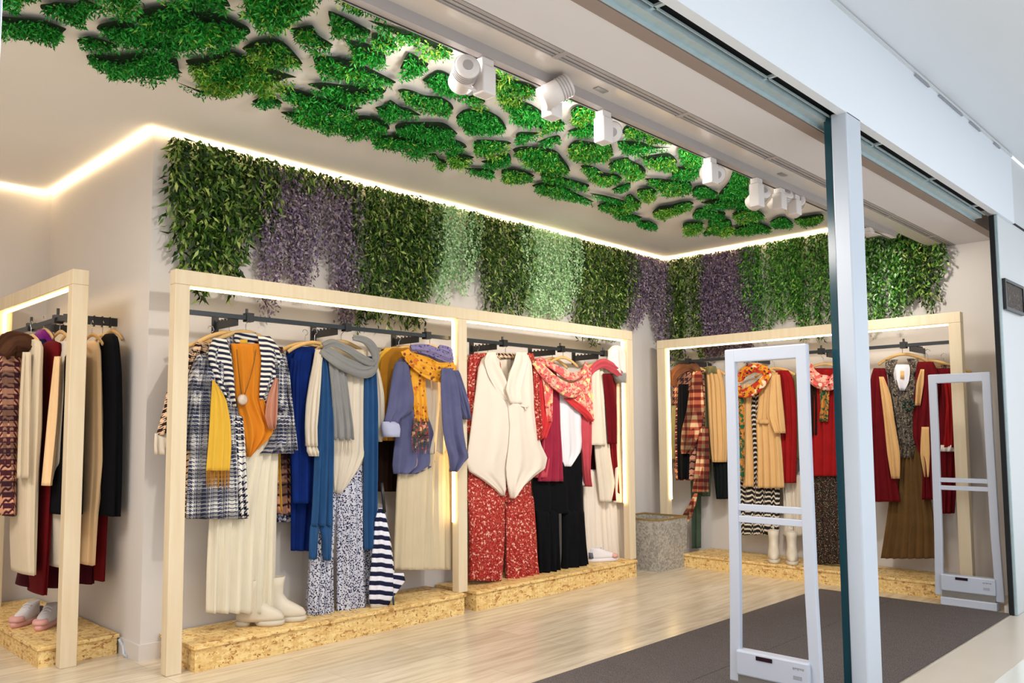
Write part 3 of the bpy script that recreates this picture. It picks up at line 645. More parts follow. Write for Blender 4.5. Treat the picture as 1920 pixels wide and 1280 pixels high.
# ------------------------------------------------------------------ security antennas
def antenna(x, y0, y1, lab):
    h = 1.64; t = thing('security_antenna', (x, (y0+y1)/2, 0), lab, 'security antenna', 'security antennas at the doorway')
    f = MB(); n = 5; wd = .055; th = .03
    # frame ring with slightly flared legs
    for s_, yy in ((-1, y0), (1, y1)):
        R = []
        for z, off in ((.06, -.012), (.5, 0), (1.2, .006), (h, .006)):
            e = yy-s_*(-off) if False else yy + s_*(-off); i = e-s_*wd
            R.append([(x-th/2, e, z), (x+th/2, e, z), (x+th/2, i, z), (x-th/2, i, z)])
        f.rings(R)
    f.box((x-th/2+.001, y0+.012, h-.065), (x+th/2-.001, y1-.012, h+.001))
    f.go('frame', M_white, t, bevel=.006)
    for z in (.825, .88): MB().box((x-.011, y0+.05, z-.016), (x+.011, y1-.05, z+.016)).go('crossbar', M_white, t, bevel=.003)
    bc_ = MB().box((x-.035, y0+.035, .10), (x+.03, y1-.035, .215)).go('base_cover', M_white, t, bevel=.008)
    MB().box((x-.026, y0+.04, .055), (x+.026, y1-.04, .10)).go('kick_plate', M_steel, t)
    MB().box((x-.04, y0+.03, .0), (x+.04, y1-.03, .055)).go('foot', M_white, t, bevel=.006)
    c = (y0+y1)/2
    MB().box((x-.0385, c-.005, .185), (x-.034, c+.075, .203)).go('display', M_screen, bc_)
    b = MB()
    for k in range(5): b.box((x-.0365, y0+.06+k*.011, .178+.003*(k % 2)), (x-.0345, y0+.068+k*.011, .187))
    b.go('maker_mark', M_greyl, bc_)
    b = MB()
    for k in range(3): b.box((x-.0365, y0+.07, .135+k*.006), (x-.0345, y0+.11, .138+k*.006))
    b.go('vent', M_greyl, bc_)
antenna(3.63, 1.645, 2.075, 'white security antenna frame nearest the camera, left of the white column')
antenna(6.46, 1.62, 2.04, 'white security antenna frame farther away, right of the white column')

# ------------------------------------------------------------------ track and spotlights
YT = 2.19
t = thing('light_track', (2.4, YT, 2.68), 'long pale grey lighting track along the inner edge of the soffit', 'lighting track')
MB().box((-2.0, YT-.03, 2.655), (6.3, YT+.02, 2.70)).go('rail', M_trackw, t)
MB().box((-2.0, YT+.006, 2.6535), (6.3, YT+.013, 2.656)).go('slot', M_void, t)
def spotlight(px, py0, py1, headdir, lab, hoff=(.07, .06, 0), hl=.12, hr=.047, power=55, aim=None, cone=70):
    c = AY(px, py0, YT); x = c[0]; z0 = AY(px, py1, YT)[2]; z1 = 2.655
    z1b = min(AY(px, py0, YT)[2], 2.625)
    t = thing('spotlight', (x, YT, z1), lab, 'spotlight', 'white track spotlights')
    MB().box((x-.03, YT-.022, z1b), (x+.03, YT+.022, z1)).go('adapter', M_spot, t, bevel=.003)
    MB().box((x-.034, YT-.03, z0), (x+.034, YT+.03, z1b)).go('driver_box', M_spot, t, bevel=.006)
    d = np.array(headdir, float); d /= np.linalg.norm(d)
    p = np.array([x, YT, z0+.03]) + np.array(hoff)
    a = p - d*hl*.55; b = p + d*hl*.55
    MB().tube([a, a+d*.008, a+d*hl*.5, b, b, b-d*.035], [hr*.86, hr, hr, hr*1.04, hr*.9, hr*.8], 28).go('head', M_spot, t, True)
    f = MB()
    for k in range(4): f.cyl(a+d*(.012+k*.012), a+d*(.016+k*.012), hr*1.06, n=28)
    f.go('cooling_fins', M_trackw, t)
    MB().cyl(a-d*.004, a, hr*.42, n=20).go('rear_cap', M_trackw, t)
    MB().cyl(b-d*.034, b-d*.032, hr*.8, n=28).go('lens', M_ledc, t)
    MB().tube([(x, YT+.01, z0+.012), p-np.array([0, 0, hr*.9]), p], .007).go('bracket', M_spot, t)
    l = bpy.data.lights.new('spot_beam', 'SPOT'); l.energy = power; l.color = (1, .94, .85); l.spot_size = math.radians(cone); l.spot_blend = .7; l.shadow_soft_size = .05
    o = bpy.data.objects.new('spot_beam', l); COL.objects.link(o); q = b + d*.03; o.location = q
    o.rotation_euler = Vector(((aim or (q+d))[0]-q[0], (aim or (q+d))[1]-q[1], (aim or (q+d))[2]-q[2])).to_track_quat('-Z', 'Y').to_euler()
SPOTS = [(908, 97, 180, (.5, .85, -.1), 'white track spotlight nearest the camera, its finned round back turned to us', (3.0, 3.6, 2.9)),
 (1034, 148, 222, (-.6, .62, -.5), 'white track spotlight second along, head tilted down to the left', (2.6, 4.4, .9)),
 (1131, 204, 268, (.5, .7, .35), 'white track spotlight third along, with an angular head pointing up right', (4.3, 3.4, 2.93)),
 (1331, 293, 345, (.5, .7, .35), 'white track spotlight fourth along, standing alone before dense moss', (5.6, 3.4, 2.93)),
 (1418, 333, 388, (.4, .7, -.3), 'white track spotlight fifth along, first of the close group by the column', (5.0, 4.4, 1.2)),
 (1461, 347, 393, (.2, .7, -.5), 'white track spotlight sixth along, second of the close group', (5.8, 4.4, 1.2)),
 (1489, 362, 403, (.6, .5, -.3), 'white track spotlight last before the column, with a wide grey head', (6.7, 3.9, 1.2)),
 (1628, 420, 438, (.6, .3, -.4), 'small white track spotlight seen right of the column', (7.1, 1.9, 2.0))]
for px, a, b, hd, lab, aim in SPOTS:
    d = np.array(aim)-np.array([AY(px, a, YT)[0], YT, 2.5]); 
    spotlight(px, a, b, hd, lab, aim=aim, hoff={908: (-.085, .02, .035), 1034: (-.03, -.05, .06)}.get(px, (.075, .03, .05)), cone=95, power=34 if aim[2] > 2.5 else (30 if px == 1628 else 60))
# inspection covers in the polished strip
for px, py, w_ in ((1142, 162, 'nearest the camera'), (1479, 324, 'near the column')):
    p = AZ(px, py, ZS-.002)
    tag(MB().box((p[0]-.035, 2.095, ZS-.006), (p[0]+.035, 2.125, ZS-.0025)).go('inspection_plate', M_steel, bevel=.001), 'small metal plate set in the polished soffit strip, '+w_, 'plate')

# ------------------------------------------------------------------ cloth builders
def cloth_rings(rows, ax, c, d=.022, nf=4, amp=.006, n=72, seed=0, sub=.03, grow=True, flare=1., cr_=.6):
    """rows (py, pxLeft, pxRight) give the outline; closed, rounded, softly folded body of real depth"""
    f = AY if ax == 'y' else AX
    Q = [(f(l, y, c), f(r, y, c)) for y, l, r in rows]
    L = [q[0] for q in Q]; R = [q[1] for q in Q]; rr = random.Random(seed)
    ph = [rr.random()*6.28 for _ in range(4)]; out = []
    k = [max(1, int(round(np.linalg.norm((L[i+1]+R[i+1]-L[i]-R[i])/2)/sub))) for i in range(len(rows)-1)]
    seq = []
    for i in range(len(rows)-1):
        for j in range(k[i]): seq.append(i+j/k[i])
    seq.append(len(rows)-1)
    def cat(P, s):
        i = min(int(s), len(P)-2); t = s-i
        a, b, c_, e = P[max(i-1, 0)], P[i], P[i+1], P[min(i+2, len(P)-1)]
        cr = .5*((2*b)+(c_-a)*t+(2*a-5*b+4*c_-e)*t*t+(3*b-a-3*c_+e)*t**3)
        return cr_*cr+(1-cr_)*(b+(c_-b)*t)
    for si, s in enumerate(seq):
        a, b = cat(L, s), cat(R, s); w = np.linalg.norm(b-a); g = s/(len(rows)-1)
        ring = []; am = amp*(.35+g if grow else 1); dd = d*min(1, w/.09+.25)*(1+(flare-1)*g)
        if si == 0: dd *= .45
        h = n//2
        for q in range(n):
            if q < h: t = .5-.5*math.cos(math.pi*q/h); sg = -1
            else: t = .5+.5*math.cos(math.pi*(q-h)/h); sg = 1
            pr = max(0, 1-abs(2*t-1)**2.6)**.5
            wv = am*(math.sin(6.283*nf*t+ph[0]+g*1.3)+.5*math.sin(6.283*nf*1.9*t+ph[1]-g*2))
            off = sg*dd*pr + 2.1*wv*(pr*.9+.1)
            p = a+(b-a)*t
            p = p+np.array([0, off, 0]) if ax == 'y' else p+np.array([off, 0, 0])
            ring.append(p)
        out.append(ring)
    return out
class Gm:
    """one hanging garment: an empty with cloth parts"""
    def __init__(s, name, label, cat, ax, c, px, py, group=None):
        p = (AY if ax == 'y' else AX)(px, py, c); s.ax, s.c = ax, c
        s.t = thing(name, tuple(p), label, cat, group); s.sd = int(abs(px*7+py*13))
    def part(s, name, rows, m, off=0., d=.022, nf=4, amp=.006, par=None, **k):
        s.sd += 1; mb = MB(); mb.rings(cloth_rings(rows, s.ax, s.c+off, d, nf, amp, seed=s.sd, **k))
        s.last = mb.go(name, m, par if par is not None else s.t, True); return s.last
    def drape(s, name, pts, r, m, off=0., n=12, flat=1.7, folds=3):
        """gathered band of cloth following a pixel path (px, py, forward offset), corrugated across its width"""
        f = AY if s.ax == 'y' else AX; fw = np.array([0, -1., 0]) if s.ax == 'y' else np.array([-1., 0, 0])
        P = smooth_path([f(q[0], q[1], s.c+off)+fw*(q[2] if len(q) > 2 else 0) for q in pts], 6); k = len(P); R = []
        W_ = r*folds*.95; K = 18; ph = (pts[0][0] % 7)
        for i, p in enumerate(P):
            t = P[min(i+1, k-1)]-P[max(i-1, 0)]; t = t-fw*t.dot(fw); t /= np.linalg.norm(t)+1e-9
            c = np.cross(t, fw); g = i/(k-1); w = W_*(.45+.55*math.sin(math.pi*min(1, max(0, .1+g*.8))))
            a_, b_ = [], []
            for j in range(K+1):
                u = j/K*2-1; h = .8*r*math.cos(u*1.5)+r*.38*math.sin(u*3.14*folds*.75+ph+g*3.2)+r*.16*math.sin(u*19+g*9)
                q = p+c*(w*(u+.08*math.sin(g*11+u*4+ph)))+fw*h; a_.append(q); b_.append(q-fw*(.006+.7*r*math.cos(u*1.5)))
            R.append(a_+b_[::-1])
        s.last = MB().rings(R).go(name, m, s.t, True); return s.last
    def fringe(s, px0, px1, py0, py1, m, off=0., nn=16, skew=0, par=None):
        f = AY if s.ax == 'y' else AX; mb = MB(); rr = random.Random(3)
        for i in range(nn):
            x = px0+(px1-px0)*i/(nn-1); e = py1+rr.uniform(-2.5, 2.5)
            a = f(x, py0, s.c+off); b = f(x+skew+rr.uniform(-1.5, 1.5), e, s.c+off-rr.uniform(-.004, .006))
            mb.tube([a, (a+b)/2+np.array([0, -.002, 0]), b], [.0022, .0022, .0014], 5)
        o = mb.go('fringe', m, par if par is not None else s.last); o['kind'] = 'stuff'; return o
_hg = {}
def hanger(ax, p, label=None, width=.40, rail=1.915, tilt=0):
    """wooden hanger, p = neck point; copies share the meshes"""
    if ax not in _hg:
        base = thing('clothes_hanger', (0, 0, 0), 'x', 'hanger'); U = np.array([1., 0, 0]) if ax == 'y' else np.array([0, 1., 0])
        pts = smooth_path([U*x+np.array([0, 0, z]) for x, z in ((-.2, -.075), (-.14, -.038), (-.06, -.008), (0, 0), (.06, -.008), (.14, -.038), (.2, -.075))], 3)
        a = MB().tube(pts, [(.006, .013)]*len(pts), 8).go('shoulder_bar', M_hang, base, True)
        hk = [np.array([0, 0, z])+U*x for x, z in ((0, .01), (0, .05), (.018, .068), (.012, .09), (-.01, .094), (-.02, .078))]
        b = MB().tube(smooth_path(hk, 4), .0025, 6).go('hook', M_chrome, base, True)
        _hg[ax] = (base, a, b); o = base; kids = [a, b]
    else:
        base, a, b = _hg[ax]; o = base.copy(); COL.objects.link(o); kids = []
        for ch in (a, b):
            c_ = ch.copy(); COL.objects.link(c_); c_.parent = o; kids.append(c_)
    o.location = p; o.scale = (width/.4,)*3 if width else (1, 1, 1); ORG[o.name] = np.array(p)
    tag(o, label, 'hanger', 'beech hangers on the racks'); return o

# fabrics
F_hound = stripes('fabric_navy_check', (34, 38, 62), (232, 226, 214), .03, .52, diag=.12)
F_hound2 = check('fabric_navy_fine_check', (60, 66, 92), (214, 210, 204), per=.022, ratio=.5, big=.12, bigc=(24, 26, 48))
F_bars = check('fabric_navy_houndstooth', (30, 34, 58), (232, 228, 222), per=.036, ratio=.5)
F_brownck = check('fabric_brown_check', (44, 28, 30), (232, 196, 160), per=.034, ratio=.5)
F_orange = fabric('fabric_ochre', (214, 132, 28), (190, 104, 12))
F_yellow = fabric('fabric_mustard', (222, 178, 62), (200, 150, 30))
F_salmon = fabric('fabric_salmon', (196, 136, 112))
F_cream = fabric('fabric_cream', (226, 216, 194), (206, 194, 168), streak=True)
F_ecru = fabric('fabric_ecru', (220, 208, 190), (198, 182, 160))
F_sand = fabric('fabric_sand', (204, 188, 158), (184, 164, 132), streak=True)
F_blue = fabric('fabric_petrol_blue', (36, 84, 132), (24, 60, 104))
F_royal = fabric('fabric_royal_blue', (10, 44, 120), (8, 26, 80))
F_navy = fabric('fabric_navy', (18, 26, 58))
F_grey = fabric('fabric_grey_wool', (142, 141, 138), (88, 88, 88))
F_slate = fabric('fabric_slate_wool', (96, 98, 132), (66, 68, 104), weave=180)
F_slatel = fabric('fabric_slate_lining', (176, 180, 206))
F_heart = floral('fabric_heart_print', (206, 206, 216), (196, 196, 210), (30, 32, 66), 92, .5, None, .58)
F_blkprint = floral('fabric_dark_print', (60, 60, 90), (200, 200, 214), (24, 26, 44), 60, .5)
F_ochrep = floral('fabric_ochre_paisley', (224, 160, 52), (208, 138, 34), (120, 66, 48), 26, .55, (196, 110, 40))
F_multi = floral('fabric_multicolour', (150, 70, 70), (60, 80, 60), (36, 34, 44), 60, .5, (206, 160, 120))
F_lilacp = floral('fabric_lilac_print', (130, 122, 160), (112, 104, 146), (78, 66, 120), 40, .6)
F_brownd = fabric('fabric_dark_brown', (48, 26, 14), (24, 14, 8))
F_mustd = fabric('fabric_dark_mustard', (190, 130, 28), (140, 88, 14))
F_ivory = fabric('fabric_ivory_wool', (226, 214, 200), (212, 198, 180), weave=260, var=.08)
F_redfl = floral('fabric_red_floral', (150, 34, 30), (182, 70, 60), (104, 18, 24), 120, .5, (222, 170, 150))
F_pinkp = floral('fabric_pink_scarf', (222, 104, 100), (232, 172, 150), (176, 60, 62), 36, .52, (226, 206, 140))
F_coral = fabric('fabric_coral_red', (214, 56, 56), (180, 36, 44))
F_mag = fabric('fabric_magenta', (158, 34, 62), (128, 22, 48))
F_rose = fabric('fabric_rose', (190, 76, 84), (168, 54, 66))
F_white = fabric('fabric_white_satin', (226, 222, 226), (206, 200, 208), rough=.5)
F_black = fabric('fabric_black', (10, 11, 16), (4, 5, 9))
F_wine = fabric('fabric_wine', (112, 14, 20), (80, 6, 16))
F_wined = fabric('fabric_dark_wine', (70, 6, 22), (44, 2, 14))
F_red = fabric('fabric_red', (164, 18, 18), (124, 8, 14))
F_knit = fabric('fabric_knit_white', (226, 218, 210), (200, 190, 182), weave=90)
F_beige = fabric('fabric_beige_knit', (206, 190, 164), (186, 166, 138), streak=True)
F_tan = fabric('fabric_tan', (214, 172, 116), (190, 142, 84))
F_peach = fabric('fabric_peach', (232, 196, 150), (214, 172, 122))
F_khaki = fabric('fabric_khaki', (128, 122, 82), (104, 96, 60))
F_green = fabric('fabric_dull_green', (74, 92, 72), (50, 66, 52))
F_dgreen = fabric('fabric_black_green', (20, 28, 26), (10, 14, 14))
F_brown = fabric('fabric_olive_brown', (112, 80, 38), (82, 56, 24), streak=True)
F_fur = fabric('fur_brown', (92, 58, 38), (38, 20, 16), weave=120)
F_fur2 = fabric('fur_chestnut', (140, 88, 54), (60, 32, 24), weave=120)
F_tart = check('fabric_red_tartan', (104, 34, 32), (226, 190, 144), (176, 92, 64), per=.07, ratio=.45, big=.28, bigc=(34, 20, 22))
F_zig = stripes('fabric_zigzag', (28, 24, 24), (208, 196, 176), .042, .62, 1.0)
F_fldark = floral('fabric_black_floral', (30, 26, 24), (60, 48, 36), (168, 146, 118), 90, .5, (60, 24, 24))
F_flgrey = floral('fabric_grey_floral', (70, 62, 56), (110, 98, 84), (176, 164, 142), 75, .5, (40, 34, 34))
F_multis = floral('fabric_bright_scarf', (214, 140, 40), (180, 50, 36), (30, 40, 48), 30, .5, (232, 206, 170))
F_multis2 = floral('fabric_rose_scarf', (214, 92, 84), (226, 170, 150), (60, 30, 36), 34, .5, (236, 206, 180))
F_greenp = floral('fabric_green_print', (40, 90, 60), (190, 120, 50), (24, 44, 40), 40, .5)
F_umb = stripes('umbrella_stripe', (18, 22, 54), (226, 226, 236), .058, .5, diag=.25)
F_purple = fabric('fabric_purple', (128, 26, 126), (96, 12, 98))
F_pinkpl = check('fabric_pink_plaid', (70, 30, 40), (206, 150, 120), per=.06, ratio=.5, big=.2, bigc=(30, 22, 30))
M_pend = plain('pendant_shell', (222, 200, 180), .35, var=.2, vs=60)
M_gold = plain('chain_bronze', (120, 84, 40), .4, .7)
M_boot = plain('boot_cream', (214, 202, 182), .55, var=.05)
M_sole = plain('sole_cream', (206, 194, 172), .6)
M_pink = plain('shoe_pink', (224, 166, 158), .6, var=.06)
M_shoew = plain('shoe_white', (226, 220, 222), .55)
M_shoeg = plain('shoe_grey', (96, 96, 112), .6)

Y0 = 4.44
# ---- left bay, checked coat group
g = Gm('checked_coat', 'brown and cream checked coat hanging behind the navy checked one at the left post', 'coat', 'y', 4.54, 385, 972)
g.part('body', [(642,368,420),(664,358,425),(720,352,430),(820,347,432),(972,345,425)], F_brownck, d=.03, nf=5)
g.part('sleeve', [(655,352,372),(720,318,350),(770,306,340),(815,293,331)], F_brownck, -.02, .03, 2)
g.part('cuff', [(812,290,331),(836,289,327),(852,291,322)], F_ecru, -.02, .034, 2)
g = Gm('plaid_blouse', 'plaid garment with an orange edge hanging low between the checked coat and blue dresses', 'blouse', 'y', 4.58, 520, 965)
g.part('body', [(650,480,530),(720,470,545),(850,478,546),(950,486,546),(963,500,544)], F_pinkpl, d=.02, nf=4)
g.part('edging', [(840,520,526),(958,521,527)], F_yellow, -.03, .006, 1)
g = Gm('printed_blouse', 'dark printed garment with small light pattern hanging just left of the blue dresses', 'blouse', 'y', 4.64, 535, 978)
g.part('body', [(660,500,550),(720,490,556),(880,500,556),(978,500,557)], F_blkprint, d=.02, nf=4)
g = Gm('long_skirt', 'long cream pleated skirt hanging below the ochre sweater and checked coat', 'skirt', 'y', 4.47, 450, 1147)
g.part('body', [(800,440,515),(850,430,522),(900,410,521),(975,393,519),(1060,388,517),(1148,386,514)], F_cream, .01, d=.034, nf=6, amp=.011)
g.part('waistband', [(796,442,513),(806,440,516)], F_ecru, .01, d=.032, nf=1, amp=.001)
g = Gm('draped_sweater', 'ochre sweater draped diagonally inside the navy checked coat', 'sweater', 'y', 4.44, 462, 855)
g.part('body', [(644,433,488),(660,434,491),(700,437,493),(746,441,487),(765,444,494),(780,448,502),(800,451,512),(812,453,510),(826,456,499),(842,458,480),(856,460,467)], F_orange, .0, d=.03, nf=3, amp=.008)
g.part('fold', [(742,482,492),(770,488,503),(790,496,512),(806,506,514)], F_orange, -.02, d=.014, nf=1)
g = Gm('checked_coat', 'navy and white checked coat hanging open over an ochre sweater at the left post', 'coat', 'y', Y0, 405, 972)
g.part('back', [(628,436,482),(640,420,500),(700,400,505),(780,385,510),(900,380,470)], F_hound2, .055, d=.012, nf=3)
g.part('front_left', [(640,400,426),(664,386,433),(700,378,438),(746,366,441),(800,360,453),(865,354,461),(920,350,463),(972,348,464)], F_hound2, -.01, d=.028, nf=4)
g.part('border', [(780,438,455),(840,436,460),(900,440,462),(970,444,465)], F_bars, -.034, d=.01, nf=2)
g.part('front_right', [(640,490,512),(664,490,528),(700,490,538),(746,488,538),(790,508,546),(830,504,550),(850,488,552)], F_hound2, -.01, d=.028, nf=3)
g.part('sleeve', [(664,370,388),(700,356,382),(740,348,374),(800,343,362),(845,342,356)], F_hound2, -.01, d=.03, nf=2)
g.part('sleeve', [(662,520,534),(700,524,541),(750,528,546),(800,530,552),(844,532,557)], F_hound2, .01, d=.03, nf=2)
g.part('lapel', [(634,400,424),(650,392,428),(672,390,433),(700,400,437),(730,414,440),(762,432,441)], F_hound, -.036, d=.012, nf=1)
g.part('lapel', [(630,484,506),(650,487,522),(672,490,526),(700,489,520),(724,487,508),(748,486,494)], F_hound, -.036, d=.012, nf=1)
g.part('collar', [(624,440,480),(636,438,484),(648,446,482)], F_hound, .03, d=.012, nf=1)
g.part('label', [(636,450,464),(645,450,464)], F_yellow, .012, d=.004, nf=1, amp=0)
g = Gm('fringed_scarf', 'mustard yellow fringed scarf hanging down the left of the navy checked coat', 'scarf', 'y', 4.385, 412, 915)
a_ = g.part('body', [(712,398,401),(725,397,410),(750,395,424),(790,393,432),(835,390,434),(882,386,431)], F_yellow, d=.01, nf=3, amp=.003)
g.fringe(387, 430, 880, 913, F_mustd, nn=22)
g = Gm('hanging_scarf', 'salmon pink cloth showing inside the right side of the checked coat', 'scarf', 'y', 4.388, 510, 800)
g.part('body', [(708,516,521),(740,503,521),(780,497,520),(804,505,514)], F_salmon, d=.012, nf=2)
# pendant necklace
g = Gm('pendant_necklace', 'long bronze necklace with a round shell pendant lying on the ochre sweater', 'necklace', 'y', 4.395, 455, 749)
P = [AY(x, y, 4.397) for x, y in ((444,655),(447,690),(451,725),(454,741),(459,738),(468,712),(476,680),(480,655))]
MB().tube(smooth_path(P, 4), .0022, 6).go('chain', M_gold, g.t, True)
c_ = AY(455, 749, 4.385); MB().tube([c_+np.array((0, -.01, 0)), c_+np.array((0, .0, 0)), c_+np.array((0, .008, 0))], [.022, .032, .024], 24).go('pendant', M_pend, g.t, True)
# ---- blue group
for i, (yy, rows, m, lab) in enumerate(((4.50, [(656,556,622),(675,548,626),(720,546,628),(820,545,630),(943,548,620)], F_royal, 'royal blue dress with a white hanger edge, right behind the petrol blue cardigan'),
    (4.57, [(650,545,610),(670,538,620),(760,540,625),(900,545,625),(1032,545,604)], F_royal, 'longer dark royal blue dress between the plaid blouse and petrol blue cardigan'),
    (4.63, [(652,538,600),(672,536,612),(800,540,615),(1000,550,600)], F_navy, 'navy dress rearmost in the blue group against the wall'))):
    g = Gm('blue_dress', lab, 'dress', 'y', yy, 580, rows[-1][0], 'dresses behind the blue cardigan'); g.part('body', rows, m, d=.028, nf=4, amp=.007)
    g.part('sleeve', [(rows[1][0]-4, rows[1][1]-4, rows[1][1]+12), (720, rows[2][1]-6, rows[2][1]+8), (800, rows[2][1]-6, rows[2][1]+7)], m, -.01, d=.022, nf=2)
g = Gm('printed_trousers', 'wide pale trousers with small dark heart print below the blue cardigan', 'trousers', 'y', 4.49, 630, 1155)
g.part('hips', [(800,606,690),(860,600,692),(900,596,694),(940,592,695)], F_heart, .0, d=.032, nf=4)
g.part('leg', [(930,592,630),(1040,582,623),(1100,578,622),(1154,576,622)], F_heart, .0, d=.04, nf=4, amp=.009)
g.part('leg', [(900,626,684),(960,631,684),(1040,631,683),(1100,631,684),(1153,630,690)], F_heart, -.01, d=.04, nf=4, amp=.009)
g.part('leg_fold', [(1000,676,700),(1060,676,696),(1135,680,694)], F_heart, .03, d=.02, nf=2)
g = Gm('cream_blouse', 'loose cream blouse with long sleeves and curved hem under the blue cardigan', 'blouse', 'y', 4.455, 650, 925)
g.part('body', [(655,620,690),(700,622,690),(800,622,690),(850,622,688),(880,623,672),(905,624,652),(924,625,636)], F_ecru, .0, d=.026, nf=5, amp=.007)
g.part('sleeve', [(655,592,606),(680,588,602),(720,580,600),(760,574,598),(800,572,595),(836,574,594)], F_ecru, -.035, d=.026, nf=3)
g.part('cuff', [(834,575,594),(846,576,597),(855,581,594)], F_ecru, -.035, d=.028, nf=3)
g.part('sleeve', [(690,702,709),(740,705,718),(800,707,718),(828,709,714)], F_ecru, .02, d=.022, nf=2)
g = Gm('long_cardigan', 'petrol blue long sleeveless cardigan over a cream blouse and heart print trousers', 'cardigan', 'y', Y0-.015, 650, 1048)
g.part('front_left', [(662,598,612),(700,599,620),(760,597,624),(850,591,626),(950,586,624),(985,583,624)], F_blue, d=.024, nf=3, amp=.008)
g.part('hem_flap', [(983,583,598),(1010,581,596),(1048,579,594)], F_blue, d=.02, nf=1)
g.part('hem_flap', [(983,598,624),(1010,603,622),(1050,605,620)], F_blue, d=.02, nf=1)
g.part('front_right', [(668,686,702),(700,683,706),(760,682,709),(860,682,708),(960,682,706),(1030,683,704)], F_blue, d=.024, nf=3, amp=.008)
g = Gm('fringed_scarf', 'grey wool scarf wrapped at the neck with one fringed end over the cream blouse', 'scarf', 'y', 4.395, 650, 845)
g.part('tail', [(680,616,648),(720,620,652),(760,623,657),(800,625,662),(824,626,663)], F_grey, .0, d=.014, nf=3)
g.drape('wrap', [(604,654,0),(618,668,.03),(640,684,.045),(668,695,.045),(692,692,.03),(703,676,0)], .017, F_grey, folds=3)
g.drape('wrap', [(604,648,.01),(622,643,.02),(645,656,.05),(664,670,.055),(690,680,.04),(702,672,.01)], .015, F_grey, folds=2)
g.drape('wrap', [(662,632,.0),(680,638,.02),(694,652,.03),(700,670,.03),(694,686,.03)], .015, F_grey, folds=2)
g.fringe(627, 662, 822, 846, F_ecru, nn=18)
# ---- slate jacket group
for yy, rows, m, lab, nm in ((4.52, [(652,735,800),(670,716,800),(700,712,790),(760,712,770),(826,713,770)], F_mustd, 'mustard top hanging directly behind the slate wool jacket', 'mustard_blouse'),
    (4.59, [(652,722,780),(680,708,770),(760,708,760),(812,710,750)], F_yellow, 'second mustard top behind the slate jacket, nearer the wall', 'mustard_blouse'),
    (4.63, [(655,715,770),(690,706,765),(800,706,750),(921,706,742)], F_brownd, 'dark brown dress rearmost behind the slate jacket group', 'brown_dress')):
    g = Gm(nm, lab, 'dress' if 'dress' in nm else 'blouse', 'y', yy, 740, rows[-1][0]); g.part('body', rows, m, d=.026, nf=4)
g = Gm('long_dress', 'long sand coloured dress with a gathered skirt under the slate wool jacket', 'dress', 'y', 4.47, 795, 1067)
g.part('bodice', [(690,780,835),(760,785,838),(850,760,842)], F_ecru, d=.03, nf=4)
g.part('skirt', [(845,758,842),(890,745,846),(980,740,848),(1067,737,850)], F_sand, d=.04, nf=9, amp=.007)
g = Gm('wool_jacket', 'open slate blue wool jacket with turned back pale cuff and ochre scarf', 'jacket', 'y', Y0, 790, 890)
g.part('front_left', [(672,748,766),(700,742,772),(740,740,782),(775,742,800),(815,742,814),(850,738,814),(872,736,813),(888,738,780)], F_slate, d=.03, nf=3, amp=.008)
g.part('front_right', [(690,828,848),(720,827,860),(770,829,866),(811,832,870),(840,838,875),(858,843,879),(884,846,852)], F_slate, -.155, d=.02, nf=2, amp=.008)
g.part('sleeve', [(678,742,764),(710,735,770),(745,730,776),(770,726,772),(785,722,750),(796,720,746)], F_slate, -.045, d=.03, nf=2, amp=.003)
g.part('cuff', [(790,717,744),(804,717,748),(819,721,746)], F_slatel, -.05, d=.05, nf=1, amp=.0005, par=g.last)
g.part('sleeve', [(694,846,860),(730,854,872),(760,862,880),(786,870,883)], F_slate, -.15, d=.02, nf=2)
g.part('back', [(652,790,838),(680,776,842),(760,776,846)], F_slate, .05, d=.012, nf=2)
g = Gm('hanging_scarf', 'narrow mustard cloth hanging from the open slate jacket', 'sash', 'y', 4.49, 838, 870)
g.part('body', [(794,817,826),(820,822,836),(850,834,844),(884,842,848)], F_mustd, d=.012, nf=2)
g = Gm('paisley_scarf', 'ochre paisley scarf wrapped around the slate jacket with a flowered fringed tail', 'scarf', 'y', 4.385, 785, 850)
g.part('tail', [(690,768,797),(730,772,798),(770,776,800),(790,776,801)], F_ochrep, .01, d=.014, nf=3)
g.part('tail_border', [(784,775,802),(815,772,803)], F_multi, .008, d=.015, nf=3)
g.drape('wrap', [(760,656,0),(768,676,.03),(790,695,.05),(818,703,.05),(842,694,.03),(846,676,0)], .017, F_ochrep, folds=3)
g.drape('wrap', [(766,664,.0),(788,674,.04),(812,686,.05),(836,684,.03)], .014, F_ochrep, folds=2)
g.drape('collar_roll', [(770,652,.0),(792,655,.03),(818,664,.035),(840,672,.02),(842,660,0),(826,652,-.02)], .019, F_lilacp, folds=2)
g.fringe(772, 803, 813, 850, F_multi, nn=18)
